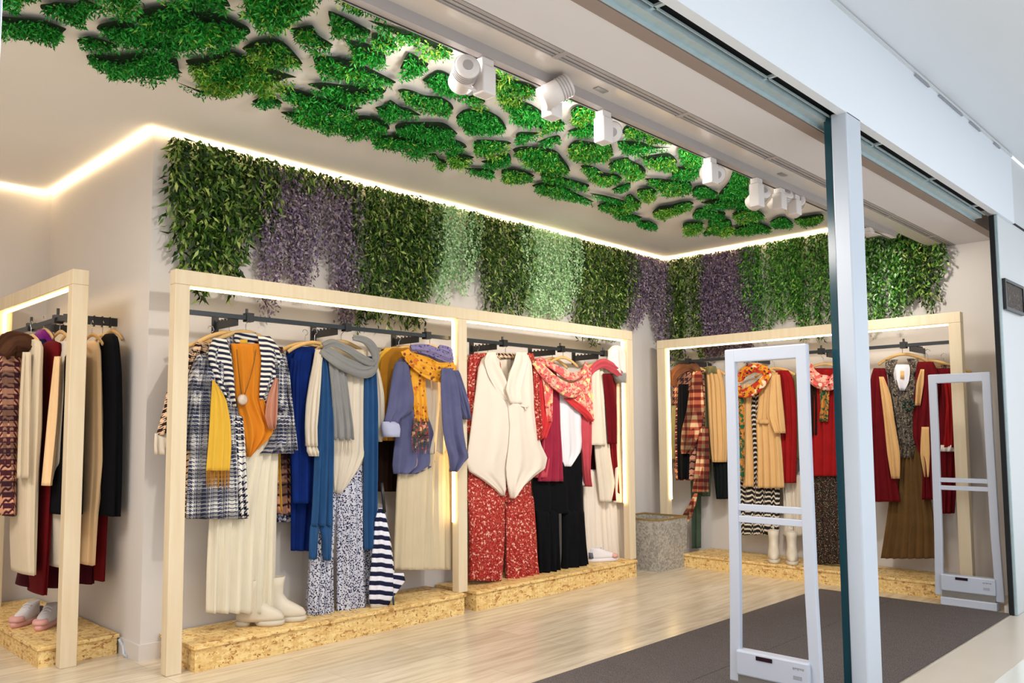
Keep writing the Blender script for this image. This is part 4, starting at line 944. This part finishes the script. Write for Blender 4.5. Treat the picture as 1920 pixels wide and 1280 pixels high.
# umbrella
u0 = AY(738, 1146, 4.345); u1 = AY(716, 905, 4.36)
t = thing('folded_umbrella', (u0[0], u0[1], .137), 'folded navy and white striped umbrella leaning between trousers and sand dress', 'umbrella')
tip = np.array([u0[0], 4.345, .1385]); MB().tube([tip, tip+(u1-tip)*.30], [.006, .008], 8).go('shaft', plain('umbrella_shaft_blue', (40, 90, 150), .35, .4), t, True)
MB().tube([u1+(tip-u1)*.24, u1], [.011, .011], 10).go('handle', M_black, t, True)
cr = []
for py, a_, b_, dd in ((952,710,719,.012),(975,704,724,.03),(1010,702,730,.04),(1050,699,735,.05),(1090,695,738,.055),(1118,695,737,.05),(1136,698,728,.03)):
    A_, B_ = AY(a_, py, 4.38), AY(b_, py, 4.38); m_ = (A_+B_)/2; hw = np.linalg.norm(B_-A_)/2
    cr.append([m_+np.array([math.cos(q*.2618)*hw*(1+.13*math.cos(q*.2618*6)), math.sin(q*.2618)*min(dd, .045)*(1+.2*math.cos(q*.2618*6)), 0]) for q in range(24)])
MB().rings(cr).go('canopy', F_umb, t, True)
cr = [[AY(x, y, 4.37+o) for x, y, o in r_] for r_ in (((728,1080,0),(738,1074,0),(738,1074,.012),(728,1080,.012)), ((732,1100,-.01),(757,1074,-.01),(757,1074,.002),(732,1100,.002)), ((738,1118,0),(760,1088,0),(760,1088,.012),(738,1118,.012)))]
MB().rings(cr).go('loose_panel', F_umb, t)
# ---- right bay, ivory vest group
g = Gm('floral_trousers', 'wide red floral trousers hanging below the ivory vest', 'trousers', 'y', 4.48, 940, 1088)
g.part('hips', [(840,880,996),(900,878,996),(940,877,998)], F_redfl, d=.03, nf=4)
g.part('leg', [(930,877,945),(1000,880,944),(1050,881,941),(1087,881,938)], F_redfl, -.005, d=.045, nf=5, amp=.011)
g.part('leg', [(930,947,998),(1000,949,1003),(1050,950,1006),(1090,952,1009)], F_redfl, -.005, d=.045, nf=4, amp=.011)
g = Gm('floral_blouse', 'red floral blouse behind the ivory vest, its sleeves showing at both sides', 'blouse', 'y', 4.52, 940, 880)
g.part('body', [(662,888,1000),(690,882,1004),(780,884,1004),(860,890,1000)], F_redfl, d=.025, nf=4)
g.part('sleeve', [(664,880,900),(700,877,897),(760,876,892),(812,876,886)], F_redfl, -.03, d=.026, nf=2)
g.part('sleeve', [(690,992,1006),(740,996,1008),(800,1000,1011),(832,1001,1010)], F_redfl, -.03, d=.026, nf=2)
g = Gm('inner_top', 'pale top with brown collar showing in the neck of the ivory vest', 'top', 'y', 4.49, 948, 720)
g.part('body', [(664,928,970),(680,928,970),(720,935,965)], F_ecru, d=.015, nf=2)
g.part('collar', [(662,929,969),(672,929,969)], F_brownck, -.02, d=.012, nf=1)
g = Gm('ivory_vest', 'large ivory wrap vest with pointed hems tied at the waist', 'vest', 'y', Y0, 945, 930)
g.part('front_left', [(662,918,928),(672,904,932),(690,897,938),(714,894,948),(760,888,972),(800,883,975),(845,877,966),(868,874,954),(884,880,950),(900,905,948),(916,926,947),(929,939,944)], F_ivory, .0, d=.03, nf=2, amp=.003, cr_=.15, sub=.02)
g.part('front_right', [(664,972,988),(680,964,996),(700,954,998),(730,950,1000),(765,953,1001),(800,956,1005),(835,954,1015),(858,951,1026),(878,949,1022),(892,950,1003),(908,952,985),(922,955,972),(934,958,962)], F_ivory, -.035, d=.026, nf=2, amp=.004, cr_=.1, sub=.02)
g.part('lapel', [(660,968,987),(676,964,990),(700,955,984),(730,948,976),(756,956,978)], F_ivory, -.064, d=.01, nf=1)
g.part('lapel', [(660,914,930),(676,908,932),(700,914,944),(730,930,958),(752,948,966)], F_ivory, -.036, d=.01, nf=1)
b_ = MB(); q = AY(984, 762, 4.37); b_.tube(smooth_path([q+np.array(v) for v in ((-.05, .02, .012), (-.015, 0, .002), (.02, -.004, 0), (.04, 0, .004))], 3), .007, 8); b_.tube([q, q+np.array([.012, -.004, -.03])], .006, 8); b_.go('tie', F_ivory, g.t, True)
# ---- pink scarf group
g = Gm('wine_skirt', 'dark wine skirt hanging behind the black trousers', 'skirt', 'y', 4.56, 1100, 937)
g.part('body', [(780,1060,1112),(860,1062,1124),(937,1064,1127)], F_wined, d=.03, nf=5)
g = Gm('black_trousers', 'wide black trousers hanging below the pink scarf, a gap between the legs', 'trousers', 'y', 4.47, 1052, 1077)
g.part('hips', [(820,1012,1092),(900,1000,1092),(962,1004,1095)], F_black, d=.032, nf=3)
g.part('leg', [(955,1004,1046),(1020,1008,1046),(1077,1010,1046)], F_black, .0, d=.045, nf=3, amp=.009)
g.part('leg', [(955,1054,1094),(1020,1054,1098),(1076,1053,1103)], F_black, .0, d=.045, nf=3, amp=.009)
g = Gm('white_shirt', 'white satin shirt with rounded hem between the magenta cardigan fronts', 'shirt', 'y', 4.455, 1065, 875)
g.part('body', [(700,1040,1092),(750,1045,1092),(800,1047,1090),(828,1048,1092),(848,1050,1088),(862,1052,1078),(874,1055,1068)], F_white, -.012, d=.026, nf=2, amp=.004)
g.part('shirt_tail', [(840,1088,1096),(880,1088,1098),(910,1089,1092)], F_white, .02, d=.012, nf=1)
g = Gm('magenta_cardigan', 'long magenta cardigan hanging open over a white shirt', 'cardigan', 'y', Y0-.01, 1050, 903)
g.part('front_left', [(680,1014,1040),(740,1016,1048),(800,1016,1050),(850,1014,1053),(902,1008,1055)], F_mag, d=.026, nf=3)
g.part('front_right', [(690,1090,1106),(770,1090,1110),(830,1091,1109),(880,1095,1104),(912,1099,1106)], F_rose, d=.022, nf=2)
g.part('sleeve', [(780,1010,1030),(840,1014,1034),(895,1000,1030)], F_rose, .01, d=.024, nf=2)
g = Gm('floral_blouse', 'red floral garment with a bright red panel under the left of the pink scarf', 'blouse', 'y', 4.42, 1015, 800)
g.part('body', [(672,1004,1022),(700,1004,1030),(750,1008,1034),(790,1008,1034),(822,1003,1020)], F_coral, d=.03, nf=3)
g.part('trim', [(690,1000,1010),(740,1001,1010),(800,1003,1014),(825,1003,1012)], F_redfl, -.02, d=.018, nf=2)
g = Gm('pink_scarf', 'large pink and coral flowered scarf draped around the shoulders of the magenta cardigan', 'scarf', 'y', 4.385, 1060, 785)
g.drape('wrap', [(1004,676,0),(1018,700,.03),(1042,724,.05),(1066,732,.05),(1092,716,.03),(1104,690,0)], .02, F_pinkp, folds=3)
g.drape('wrap', [(1012,672,.0),(1034,690,.04),(1060,706,.05),(1086,700,.03),(1100,682,0)], .017, F_pinkp, folds=2)
g.part('tail', [(716,1050,1108),(740,1062,1112),(760,1078,1112),(778,1096,1112),(788,1106,1112)], F_pinkp, .02, d=.014, nf=3)
g.part('tail_border', [(746,1056,1072),(762,1074,1094),(778,1094,1108),(790,1105,1112)], F_coral, .0, d=.009, nf=1)
g.part('front_fall', [(690,1010,1028),(720,1018,1036),(760,1022,1034),(790,1026,1033)], F_pinkp, .0, d=.012, nf=2)
# ---- cream coat group at the rack end
g = Gm('white_trousers', 'long white trousers hanging behind the cream coats at the rack end', 'trousers', 'y', 4.52, 1130, 1060)
g.part('leg', [(880,1092,1130),(960,1094,1134),(1060,1098,1140)], F_ivory, d=.03, nf=3)
g.part('leg', [(880,1128,1166),(960,1134,1170),(1050,1140,1174)], F_ivory, d=.03, nf=3)
g = Gm('cream_coat', 'cream wool coat with wine lining hanging open beside the rack end post', 'coat', 'y', 4.45, 1135, 945)
g.part('front_left', [(684,1112,1134),(720,1110,1136),(780,1112,1138),(850,1116,1142),(905,1122,1150),(940,1126,1144)], F_ecru, d=.026, nf=3)
g.part('front_right', [(700,1156,1176),(760,1156,1180),(830,1156,1184),(900,1152,1184),(942,1150,1180)], F_ecru, .01, d=.03, nf=3)
g.part('sleeve', [(690,1108,1124),(740,1108,1126),(790,1108,1130),(834,1106,1134)], F_ecru, -.03, d=.026, nf=2)
g.part('lining', [(700,1130,1158),(780,1134,1160),(860,1138,1162),(938,1144,1166)], F_wine, .02, d=.012, nf=3)
g = Gm('rolled_scarf', 'brick red scarf looped over the cream coat beside the rack end', 'scarf', 'y', 4.40, 1140, 830)
g.drape('wrap', [(1102,706,0),(1110,690,.02),(1126,682,.03),(1144,690,.04),(1160,702,.03),(1170,706,0)], .015, F_rose, folds=3)
g.part('tail', [(700,1130,1148),(760,1136,1156),(832,1140,1156)], F_wine, -.0, d=.012, nf=2)
g = Gm('knit_hat', 'off white ribbed knit hat and collar hung at the right end of the rail', 'hat', 'y', 4.40, 1155, 715)
g.part('crown', [(648,1150,1158),(656,1143,1166),(672,1140,1172),(690,1142,1174),(700,1146,1175)], F_knit, d=.05, nf=2, amp=.003)
g.part('brim', [(696,1148,1174),(706,1152,1176),(718,1160,1174)], F_grey, .0, d=.052, nf=2, amp=.002)

# ---- right wall rack
X0 = 6.80
def GX(name, label, cat, c, px, py, grp=None): return Gm(name, label, cat, 'x', c, px, py, grp)
g = GX('khaki_coat', 'khaki coat hanging behind the fur hooded coat on the right wall rack', 'coat', 6.93, 1330, 860)
g.part('body', [(690,1296,1340),(740,1294,1345),(860,1300,1345)], F_khaki, d=.03, nf=3)
g = GX('green_trousers', 'long dull green trousers hanging low between the planter and the near antenna', 'trousers', 6.98, 1305, 1026)
g.part('leg', [(820,1292,1312),(900,1295,1314),(1027,1298,1313)], F_green, d=.025, nf=2)
g.part('leg', [(820,1310,1332),(880,1312,1334),(930,1314,1332)], F_green, d=.025, nf=2)
g = GX('beige_coat', 'beige hooded coat hanging right of the fur hooded coat, half behind the antenna', 'coat', 6.86, 1345, 866)
g.part('body', [(692,1324,1350),(720,1325,1358),(780,1328,1362),(830,1332,1364),(866,1337,1362)], F_tan, d=.035, nf=4)
g.part('collar', [(686,1326,1342),(700,1322,1346)], F_khaki, -.02, d=.03, nf=2)
g = GX('dark_skirt', 'black green skirt hanging below the beige coat beside the antenna upright', 'skirt', 6.90, 1345, 935)
g.part('body', [(845,1336,1366),(900,1340,1368),(935,1344,1368)], F_dgreen, d=.03, nf=4)
g = GX('fur_hooded_coat', 'dark plaid coat with brown fur hood hanging first on the right wall rack', 'coat', X0, 1285, 900)
g.part('body', [(694,1268,1320),(730,1262,1322),(790,1258,1322),(850,1260,1316),(900,1268,1310)], F_pinkpl, .02, d=.035, nf=4)
g.part('lining', [(720,1272,1290),(800,1270,1294),(898,1272,1292)], F_black, -.025, d=.012, nf=2)
g.part('side', [(760,1252,1268),(820,1246,1266),(860,1254,1266)], F_khaki, -.02, d=.02, nf=3)
g.part('sleeve', [(696,1300,1314),(730,1294,1318),(770,1288,1320),(805,1280,1314),(840,1278,1302),(850,1280,1296)], F_tart, -.05, d=.035, nf=2)
g.drape('fur_hood', [(1266,724,.0),(1266,706,.03),(1282,690,.04),(1298,686,.03),(1310,696,.04),(1308,712,.03)], .026, F_fur2, folds=2)
g = GX('tartan_scarf', 'red tartan scarf hanging beside the fur hooded coat down towards the planter', 'scarf', X0-.08, 1300, 970)
g.part('body', [(800,1312,1328),(850,1306,1330),(900,1300,1330),(922,1298,1330)], F_tart, .02, d=.014, nf=3)
g.part('tail', [(925,1302,1308),(945,1292,1304),(965,1280,1298),(984,1272,1288)], F_tart, .0, d=.012, nf=1)
# tan trench group
g = GX('zigzag_dress', 'black and cream zigzag knit dress hanging under the tan trench coat', 'dress', 6.86, 1430, 1002)
g.part('body', [(720,1400,1440),(780,1398,1445),(860,1390,1460),(930,1378,1462),(1002,1374,1460)], F_zig, d=.035, nf=5)
g = GX('red_jacket', 'bright red jacket hanging right of the tan trench coat', 'jacket', 6.88, 1475, 905)
g.part('body', [(694,1450,1478),(712,1452,1488),(760,1456,1493),(830,1462,1494),(905,1466,1492)], F_red, d=.04, nf=3)
g.part('lace_edge', [(700,1452,1458),(760,1458,1464),(820,1460,1466)], F_zig, -.04, d=.01, nf=1)
g = GX('khaki_coat', 'sand coloured coat seen as a thin edge right of the red jacket', 'coat', 6.95, 1492, 860)
g.part('body', [(700,1478,1496),(780,1480,1500),(860,1484,1499)], F_khaki, d=.03, nf=2)
g = GX('cream_trousers', 'long cream trousers hanging behind the white boots on the right platform', 'trousers', 6.97, 1488, 1005)
g.part('leg', [(890,1466,1486),(960,1470,1490),(1004,1468,1488)], F_ecru, d=.03, nf=2)
g.part('leg', [(890,1484,1506),(960,1488,1508),(1004,1490,1506)], F_ecru, d=.03, nf=2)
g = GX('trench_coat', 'tan belted trench coat with rolled sleeve hanging in the near antenna opening', 'coat', X0, 1440, 915)
g.part('front_left', [(720,1394,1412),(770,1396,1408),(840,1396,1412),(912,1394,1414)], F_tan, d=.03, nf=2)
g.part('front_right', [(698,1430,1458),(730,1424,1462),(770,1420,1462),(800,1418,1462),(850,1420,1466),(914,1420,1470)], F_tan, d=.035, nf=4)
g.part('sleeve', [(702,1446,1462),(740,1440,1466),(780,1438,1470),(812,1452,1472)], F_tan, -.04, d=.035, nf=2)
g.part('belt', [(786,1418,1442),(794,1418,1444)], F_tan, -.045, d=.016, nf=1)
g = GX('bright_scarf', 'yellow orange and black flowered scarf knotted over the tan trench coat', 'scarf', X0-.09, 1405, 880)
g.drape('wrap', [(1382,724,0),(1392,736,.03),(1412,734,.04),(1432,716,.03),(1442,698,0)], .024, F_multis, folds=2)
g.drape('wrap', [(1386,716,0),(1396,700,.02),(1414,690,.03),(1434,694,.02),(1442,704,0)], .022, F_multis, folds=2)
g.part('tail', [(735,1378,1394),(790,1380,1396),(850,1380,1396),(900,1381,1395)], F_greenp, .02, d=.014, nf=2)
# red dress group by the column
g = GX('floral_skirt', 'long black floral skirt seen between the near antenna and the column', 'skirt', 6.84, 1545, 1056)
g.part('body', [(870,1522,1580),(960,1522,1582),(1056,1526,1584)], F_fldark, d=.035, nf=5)
g = GX('red_dress', 'red dress hanging between the near antenna and the column above the black floral skirt', 'dress', 6.80, 1545, 892)
g.part('body', [(690,1512,1580),(740,1512,1584),(800,1514,1582),(892,1518,1580)], F_red, d=.03, nf=4)
g.part('yoke', [(700,1514,1530),(760,1516,1532),(815,1518,1532)], F_brownd, -.035, d=.012, nf=2)
g = GX('rose_scarf', 'rose and black flowered scarf around the red dress beside the column', 'scarf', 6.72, 1540, 800)
g.drape('wrap', [(1514,686,0),(1522,700,.03),(1540,716,.04),(1562,716,.03),(1576,696,0)], .022, F_multis2, folds=3)
g.part('tail', [(715,1536,1556),(760,1538,1554),(790,1536,1552)], F_greenp, .02, d=.014, nf=2)
# red coat group
g = GX('floral_blouse', 'grey brown flowered blouse with pale collar inside the red coat', 'blouse', 6.84, 1700, 858)
g.part('body', [(690,1664,1722),(740,1668,1722),(800,1680,1722),(858,1688,1716)], F_flgrey, d=.03, nf=4)
g.part('collar', [(674,1660,1684),(690,1660,1678),(702,1662,1674)], F_flgrey, -.05, d=.014, nf=1)
g.part('collar', [(672,1700,1722),(688,1706,1724),(700,1712,1722)], F_flgrey, -.05, d=.014, nf=1)
g.part('shirt_front', [(683,1674,1706),(700,1675,1706),(718,1679,1703),(732,1688,1696)], F_white, -.045, d=.012, nf=1)
g.part('label', [(695,1688,1695),(710,1688,1695)], F_tan, -.062, d=.002, nf=1, amp=0)
g = GX('brown_skirt', 'long olive brown skirt hanging below the red coat', 'skirt', 6.87, 1710, 1048)
g.part('body', [(830,1680,1732),(900,1672,1740),(980,1662,1752),(1046,1652,1756)], F_brown, d=.04, nf=7, amp=.009)
g = GX('red_coat', 'dark red coat with tan shawl lapels hanging open right of the white column', 'coat', X0-.01, 1690, 940)
g.part('front_left', [(690,1638,1660),(712,1632,1664),(780,1626,1670),(860,1624,1676),(940,1622,1688)], F_wine, d=.035, nf=3)
g.part('front_right', [(678,1720,1750),(710,1716,1762),(770,1712,1756),(820,1712,1748),(870,1730,1750),(936,1728,1758)], F_wine, d=.035, nf=3)
g.part('lapel', [(706,1648,1657),(740,1652,1670),(790,1658,1678),(850,1664,1688),(897,1672,1688)], F_tan, -.045, d=.012, nf=2)
g.part('lapel', [(692,1726,1733),(720,1718,1732),(760,1716,1726)], F_tan, -.045, d=.012, nf=1)
g.part('lapel', [(800,1728,1742),(850,1726,1744),(894,1734,1742)], F_tan, -.045, d=.012, nf=1)
g = GX('beaded_necklace', 'dark green beaded necklace on the flowered blouse', 'necklace', 6.74, 1702, 765)
P = [AX(x, y, 6.745) for x, y in ((1680,712),(1686,735),(1696,756),(1706,757),(1714,738),(1718,712))]
MB().tube(smooth_path(P, 4), .003, 6).go('cord', M_black, g.t, True)
b_ = MB()
for k in range(9):
    q = AX(1704+10*math.cos(k*.7), 760+8*math.sin(k*.7), 6.735); b_.tube([q+np.array((-.01, 0, 0)), q, q+np.array((.01, 0, 0))], [.006, .013, .006], 8)
b_.go('beads', plain('beads_green', (24, 60, 48), .3), g.t, True)
g = GX('lace_cuff_dress', 'dark wine dress with a white lace cuff hanging behind the far antenna', 'dress', 6.85, 1780, 960)
g.part('body', [(690,1752,1790),(740,1756,1794),(830,1762,1796),(900,1764,1794),(962,1764,1790)], F_wine, d=.035, nf=3)
g.part('sleeve', [(705,1768,1786),(760,1774,1792),(838,1768,1796)], F_red, -.04, d=.03, nf=2)
g.part('lace_cuff', [(834,1764,1796),(846,1764,1794)], F_knit, -.04, d=.034, nf=3)
g = GX('floral_scarf', 'flowered garment shoulder hanging behind the rack end post at the right', 'scarf', 6.92, 1780, 760)
g.part('body', [(684,1764,1792),(720,1776,1798),(770,1784,1798)], F_flgrey, d=.03, nf=2)

# ---- alcove rack (garments hang across the view, seen edge on)
def edge_(name, lab, cat, Y, rows, m, extra=None, d=.17, grp=None, nf=2):
    g = Gm(name, lab, cat, 'y', Y, rows[0][1], rows[-1][0], grp); g.part('body', rows, m, d=d, nf=nf, amp=.004); return g
g = edge_('plaid_fur_coat', 'plaid coat with brown fur collar at the far left edge of the alcove rack', 'coat', 5.35, [(650,-12,38),(700,-14,36),(780,-14,30),(860,-14,28),(964,-10,22)], F_pinkpl)
g.drape('fur_collar', [(-14,668,.17),(6,650,.18),(24,652,.18),(40,664,.17)], .04, F_fur, folds=2)
g = edge_('beige_knit_dress', 'long beige knit dress in the alcove with a slit at the hem', 'dress', 5.25, [(636,50,64),(655,44,72),(700,38,72),(800,30,72),(880,28,66),(1000,26,62),(1072,30,58)], F_beige)
g.part('sleeve', [(660,42,58),(760,36,58),(896,32,54)], F_beige, -.15, d=.03, nf=1)
g = edge_('purple_scarf', 'small purple and navy scarf bundled on a hanger in the alcove', 'scarf', 5.5, [(618,72,92),(628,64,98),(645,66,100),(660,74,98)], F_purple, d=.1)
g.part('navy_fold', [(636,68,90),(650,70,92),(664,76,92)], F_navy, -.06, d=.06, nf=1)
edge_('wine_dress', 'long dark wine dress just right of the beige knit dress in the alcove', 'dress', 5.28, [(640,88,102),(660,80,106),(760,74,98),(900,66,90),(1000,60,84),(1110,60,78)], F_wine)
edge_('wine_dress', 'dark wine dress hem showing under the cream dress left of the alcove post', 'dress', 5.45, [(660,78,110),(900,70,110),(1060,40,116),(1096,32,118)], F_wined)
g = edge_('cream_dress', 'cream long sleeved dress left of the alcove rack post', 'dress', 5.2, [(640,112,128),(664,104,128),(760,92,118),(860,84,112),(960,88,128),(1060,94,130)], F_ecru, d=.15)
g.part('sleeve', [(668,102,116),(780,90,112),(910,78,98)], F_peach, -.14, d=.03, nf=1)
edge_('black_dress', 'black knee length dress directly left of the alcove rack post', 'dress', 5.12, [(650,124,140),(670,116,146),(780,106,150),(860,100,152),(962,92,150)], F_black, d=.14)
edge_('peach_dress', 'peach dress directly right of the alcove rack post', 'dress', 5.12, [(640,166,178),(660,162,182),(760,160,184),(862,158,188),(960,154,176),(1056,150,170)], F_peach, d=.13)
edge_('wine_hem_skirt', 'dark wine skirt hem below the peach dress behind the alcove post', 'skirt', 5.3, [(900,140,176),(1000,136,172),(1090,130,170)], F_wined, d=.14)
edge_('cream_dress', 'narrow cream garment between the peach dress and the wine dress', 'dress', 5.16, [(640,180,188),(660,180,190),(740,182,194),(764,184,192)], F_ecru, d=.13)
edge_('wine_dress', 'long dark wine dress beside the black coat at the right end of the alcove rack', 'dress', 5.18, [(642,188,200),(662,186,202),(780,186,202),(900,178,197),(1000,174,192),(1086,172,188)], F_wine, d=.14)
edge_('black_coat', 'bulky black coat last at the right end of the alcove rack', 'coat', 5.02, [(626,198,212),(645,192,216),(700,194,221),(800,192,223),(900,188,222),(966,188,219)], F_black, d=.11)

# ---- hangers
for px, py, Y, lab in ((461,622,4.49,'beech hanger in the neck of the navy checked coat'), (430,624,4.56,'beech hanger just behind the navy checked coat'),
  (395,640,4.60,'beech hanger of the brown checked coat behind the left post'), (640,640,4.49,'beech hanger under the grey scarf'),
  (590,642,4.54,'beech hanger of the royal blue dress'), (572,644,4.62,'rear beech hanger in the blue group'),
  (806,648,4.49,'beech hanger under the paisley scarf'), (770,650,4.55,'beech hanger just behind the slate jacket'), (748,652,4.62,'rear beech hanger behind the slate jacket'),
  (948,664,4.49,'beech hanger in the neck of the ivory vest'), (915,664,4.56,'beech hanger just behind the ivory vest'), (896,668,4.63,'rear beech hanger behind the ivory vest'),
  (1056,670,4.49,'beech hanger above the pink scarf'), (1036,672,4.57,'rear beech hanger behind the pink scarf'),
  (1140,682,4.49,'beech hanger of the cream coat at the rack end'), (1120,682,4.57,'rear beech hanger behind the cream coat')):
    hanger('y', tuple(AY(px, py, Y)), lab, .38)
for px, py, X, lab in ((1296,688,6.85,'beech hanger above the fur hood'), (1326,690,6.93,'beech hanger of the beige hooded coat'),
  (1420,688,6.85,'beech hanger above the bright flowered scarf'), (1452,690,6.93,'beech hanger of the red jacket'), (1544,682,6.82,'beech hanger of the red dress by the column'),
  (1692,664,6.85,'beech hanger in the neck of the flowered blouse'), (1740,676,6.93,'beech hanger between the red coat and the wine dress'), (1770,684,6.97,'rear beech hanger behind the far rack post')):
    hanger('x', tuple(AX(px, py, X)), lab, .38)
for px, py, Y, lab in ((58,630,5.3,'hanger of the beige knit dress in the alcove'), (82,618,5.5,'hanger of the purple scarf in the alcove'), (112,622,5.3,'hanger of the cream dress in the alcove'),
  (128,626,5.2,'hanger of the black dress in the alcove'), (172,628,5.15,'hanger of the peach dress right of the alcove post'), (192,628,5.2,'hanger of the wine dress at the right end of the alcove'), (208,620,5.25,'hanger of the black coat in the alcove')):
    hanger('x', tuple(AY(px, py, Y)), lab, .36)

# ------------------------------------------------------------------ shoes
def shoe_rings(sec, org, ang):
    """sec: (z, back, front, halfwidth, round) along the heading"""
    ca, sa = math.cos(ang), math.sin(ang); R = []
    for z, b, f_, w_, p in sec:
        r = []
        for k in range(28):
            t = 2*math.pi*k/28; c_, s_ = math.cos(t), math.sin(t)
            x = (b+f_)/2+(f_-b)/2*math.copysign(abs(c_)**p, c_); y = w_*math.copysign(abs(s_)**p, s_)*(1-.25*max(0, c_) if z < .07 else 1)
            r.append((org[0]+x*ca-y*sa, org[1]+x*sa+y*ca, org[2]+z))
        R.append(r)
    return R
def boot(org, ang, lab, grp=None, m=M_boot):
    t = thing('ankle_boot', org, lab, 'boot', grp)
    MB().rings(shoe_rings([(.028,-.12,.15,.048,.8),(.05,-.12,.152,.05,.8),(.075,-.115,.135,.048,.85),(.10,-.105,.09,.044,.9),(.125,-.10,.045,.04,1),(.16,-.095,.018,.04,1),(.21,-.098,.02,.043,1),(.26,-.10,.03,.048,1),(.262,-.09,.02,.04,1),(.22,-.088,.012,.036,1)], org, ang)).go('upper', m, t, True)
    MB().rings(shoe_rings([(0,.0,.145,.045,.75),(.006,-.005,.155,.05,.75),(.03,-.02,.156,.051,.75)], org, ang)).go('sole', M_sole, t, True)
    MB().rings(shoe_rings([(0,-.12,-.04,.04,.7),(.03,-.122,-.035,.043,.7)], org, ang)).go('heel', M_sole, t, True)
    MB().rings(shoe_rings([(.262,-.104,-.095,.008,1),(.285,-.104,-.095,.008,1)], org, ang)).go('pull_tab', m, t, True)
p1 = AZ(512, 1168, .137); p2 = AZ(548, 1160, .137)
an = -.72
boot((2.47, 4.485, .137), an, 'cream chunky ankle boot on the platform, the nearer left one of the pair')
boot((2.615, 4.485, .137), an, 'cream chunky ankle boot on the platform, the right one of the pair')
pb = AZ(1468, 1055, .12); 
boot((6.74, pb[1]+.10, .12), math.pi+.45, 'cream ankle boot on the right wall platform, left of its pair', None)
boot((6.75, pb[1]-.06, .12), math.pi+.45, 'cream ankle boot on the right wall platform, right of its pair', None)
def sneaker(org, ang, lab, m1, m2):
    t = thing('sneaker', org, lab, 'sneaker')
    MB().rings(shoe_rings([(0,-.13,.14,.042,.8),(.012,-.135,.15,.046,.8),(.032,-.135,.152,.047,.8)], org, ang)).go('sole', m2, t, True)
    up = MB().rings(shoe_rings([(.03,-.125,.145,.043,.85),(.05,-.122,.14,.043,.85),(.07,-.118,.10,.041,.9),(.09,-.115,.04,.037,.95),(.11,-.112,-.01,.034,1),(.12,-.11,-.03,.03,1),(.10,-.1,-.04,.024,1)], org, ang)).go('upper', m1, t, True)
    MB().rings(shoe_rings([(.034,.07,.149,.044,.85),(.055,.075,.142,.042,.85),(.064,.08,.125,.034,.9)], org, ang)).go('toe_cap', M_pink, t, True)
    MB().rings(shoe_rings([(.034,-.132,-.07,.044,.9),(.08,-.124,-.085,.04,.9)], org, ang)).go('heel_counter', M_shoeg, t, True)
    ca, sa = math.cos(ang), math.sin(ang); b = MB()
    for k in range(4):
        x = .0+.02*k; z = .112-.013*k
        a = [(org[0]+x*ca-y*sa, org[1]+x*sa+y*ca, org[2]+z+h) for y, h in ((-.026, -.008), (0, .006), (.026, -.008))]
        b.tube(smooth_path(a, 3), .0035, 6)
    b.go('laces', M_shoew, up, True)
sneaker((1.66, 5.50, .112), -2.2, 'pink and white chunky sneaker on the alcove platform, nearer the post', M_shoew, M_pink)
sneaker((1.60, 5.68, .112), -2.35, 'pink and white chunky sneaker on the alcove platform, the left one', M_shoew, M_pink)
sneaker((5.66, 4.46, .137), -.55, 'white and pink sneaker at the right end of the back platform, nearer the edge', M_shoew, M_shoew)
sneaker((5.66, 4.585, .137), -.4, 'white and pink sneaker at the right end of the back platform, nearer the wall', M_pink, M_shoew)
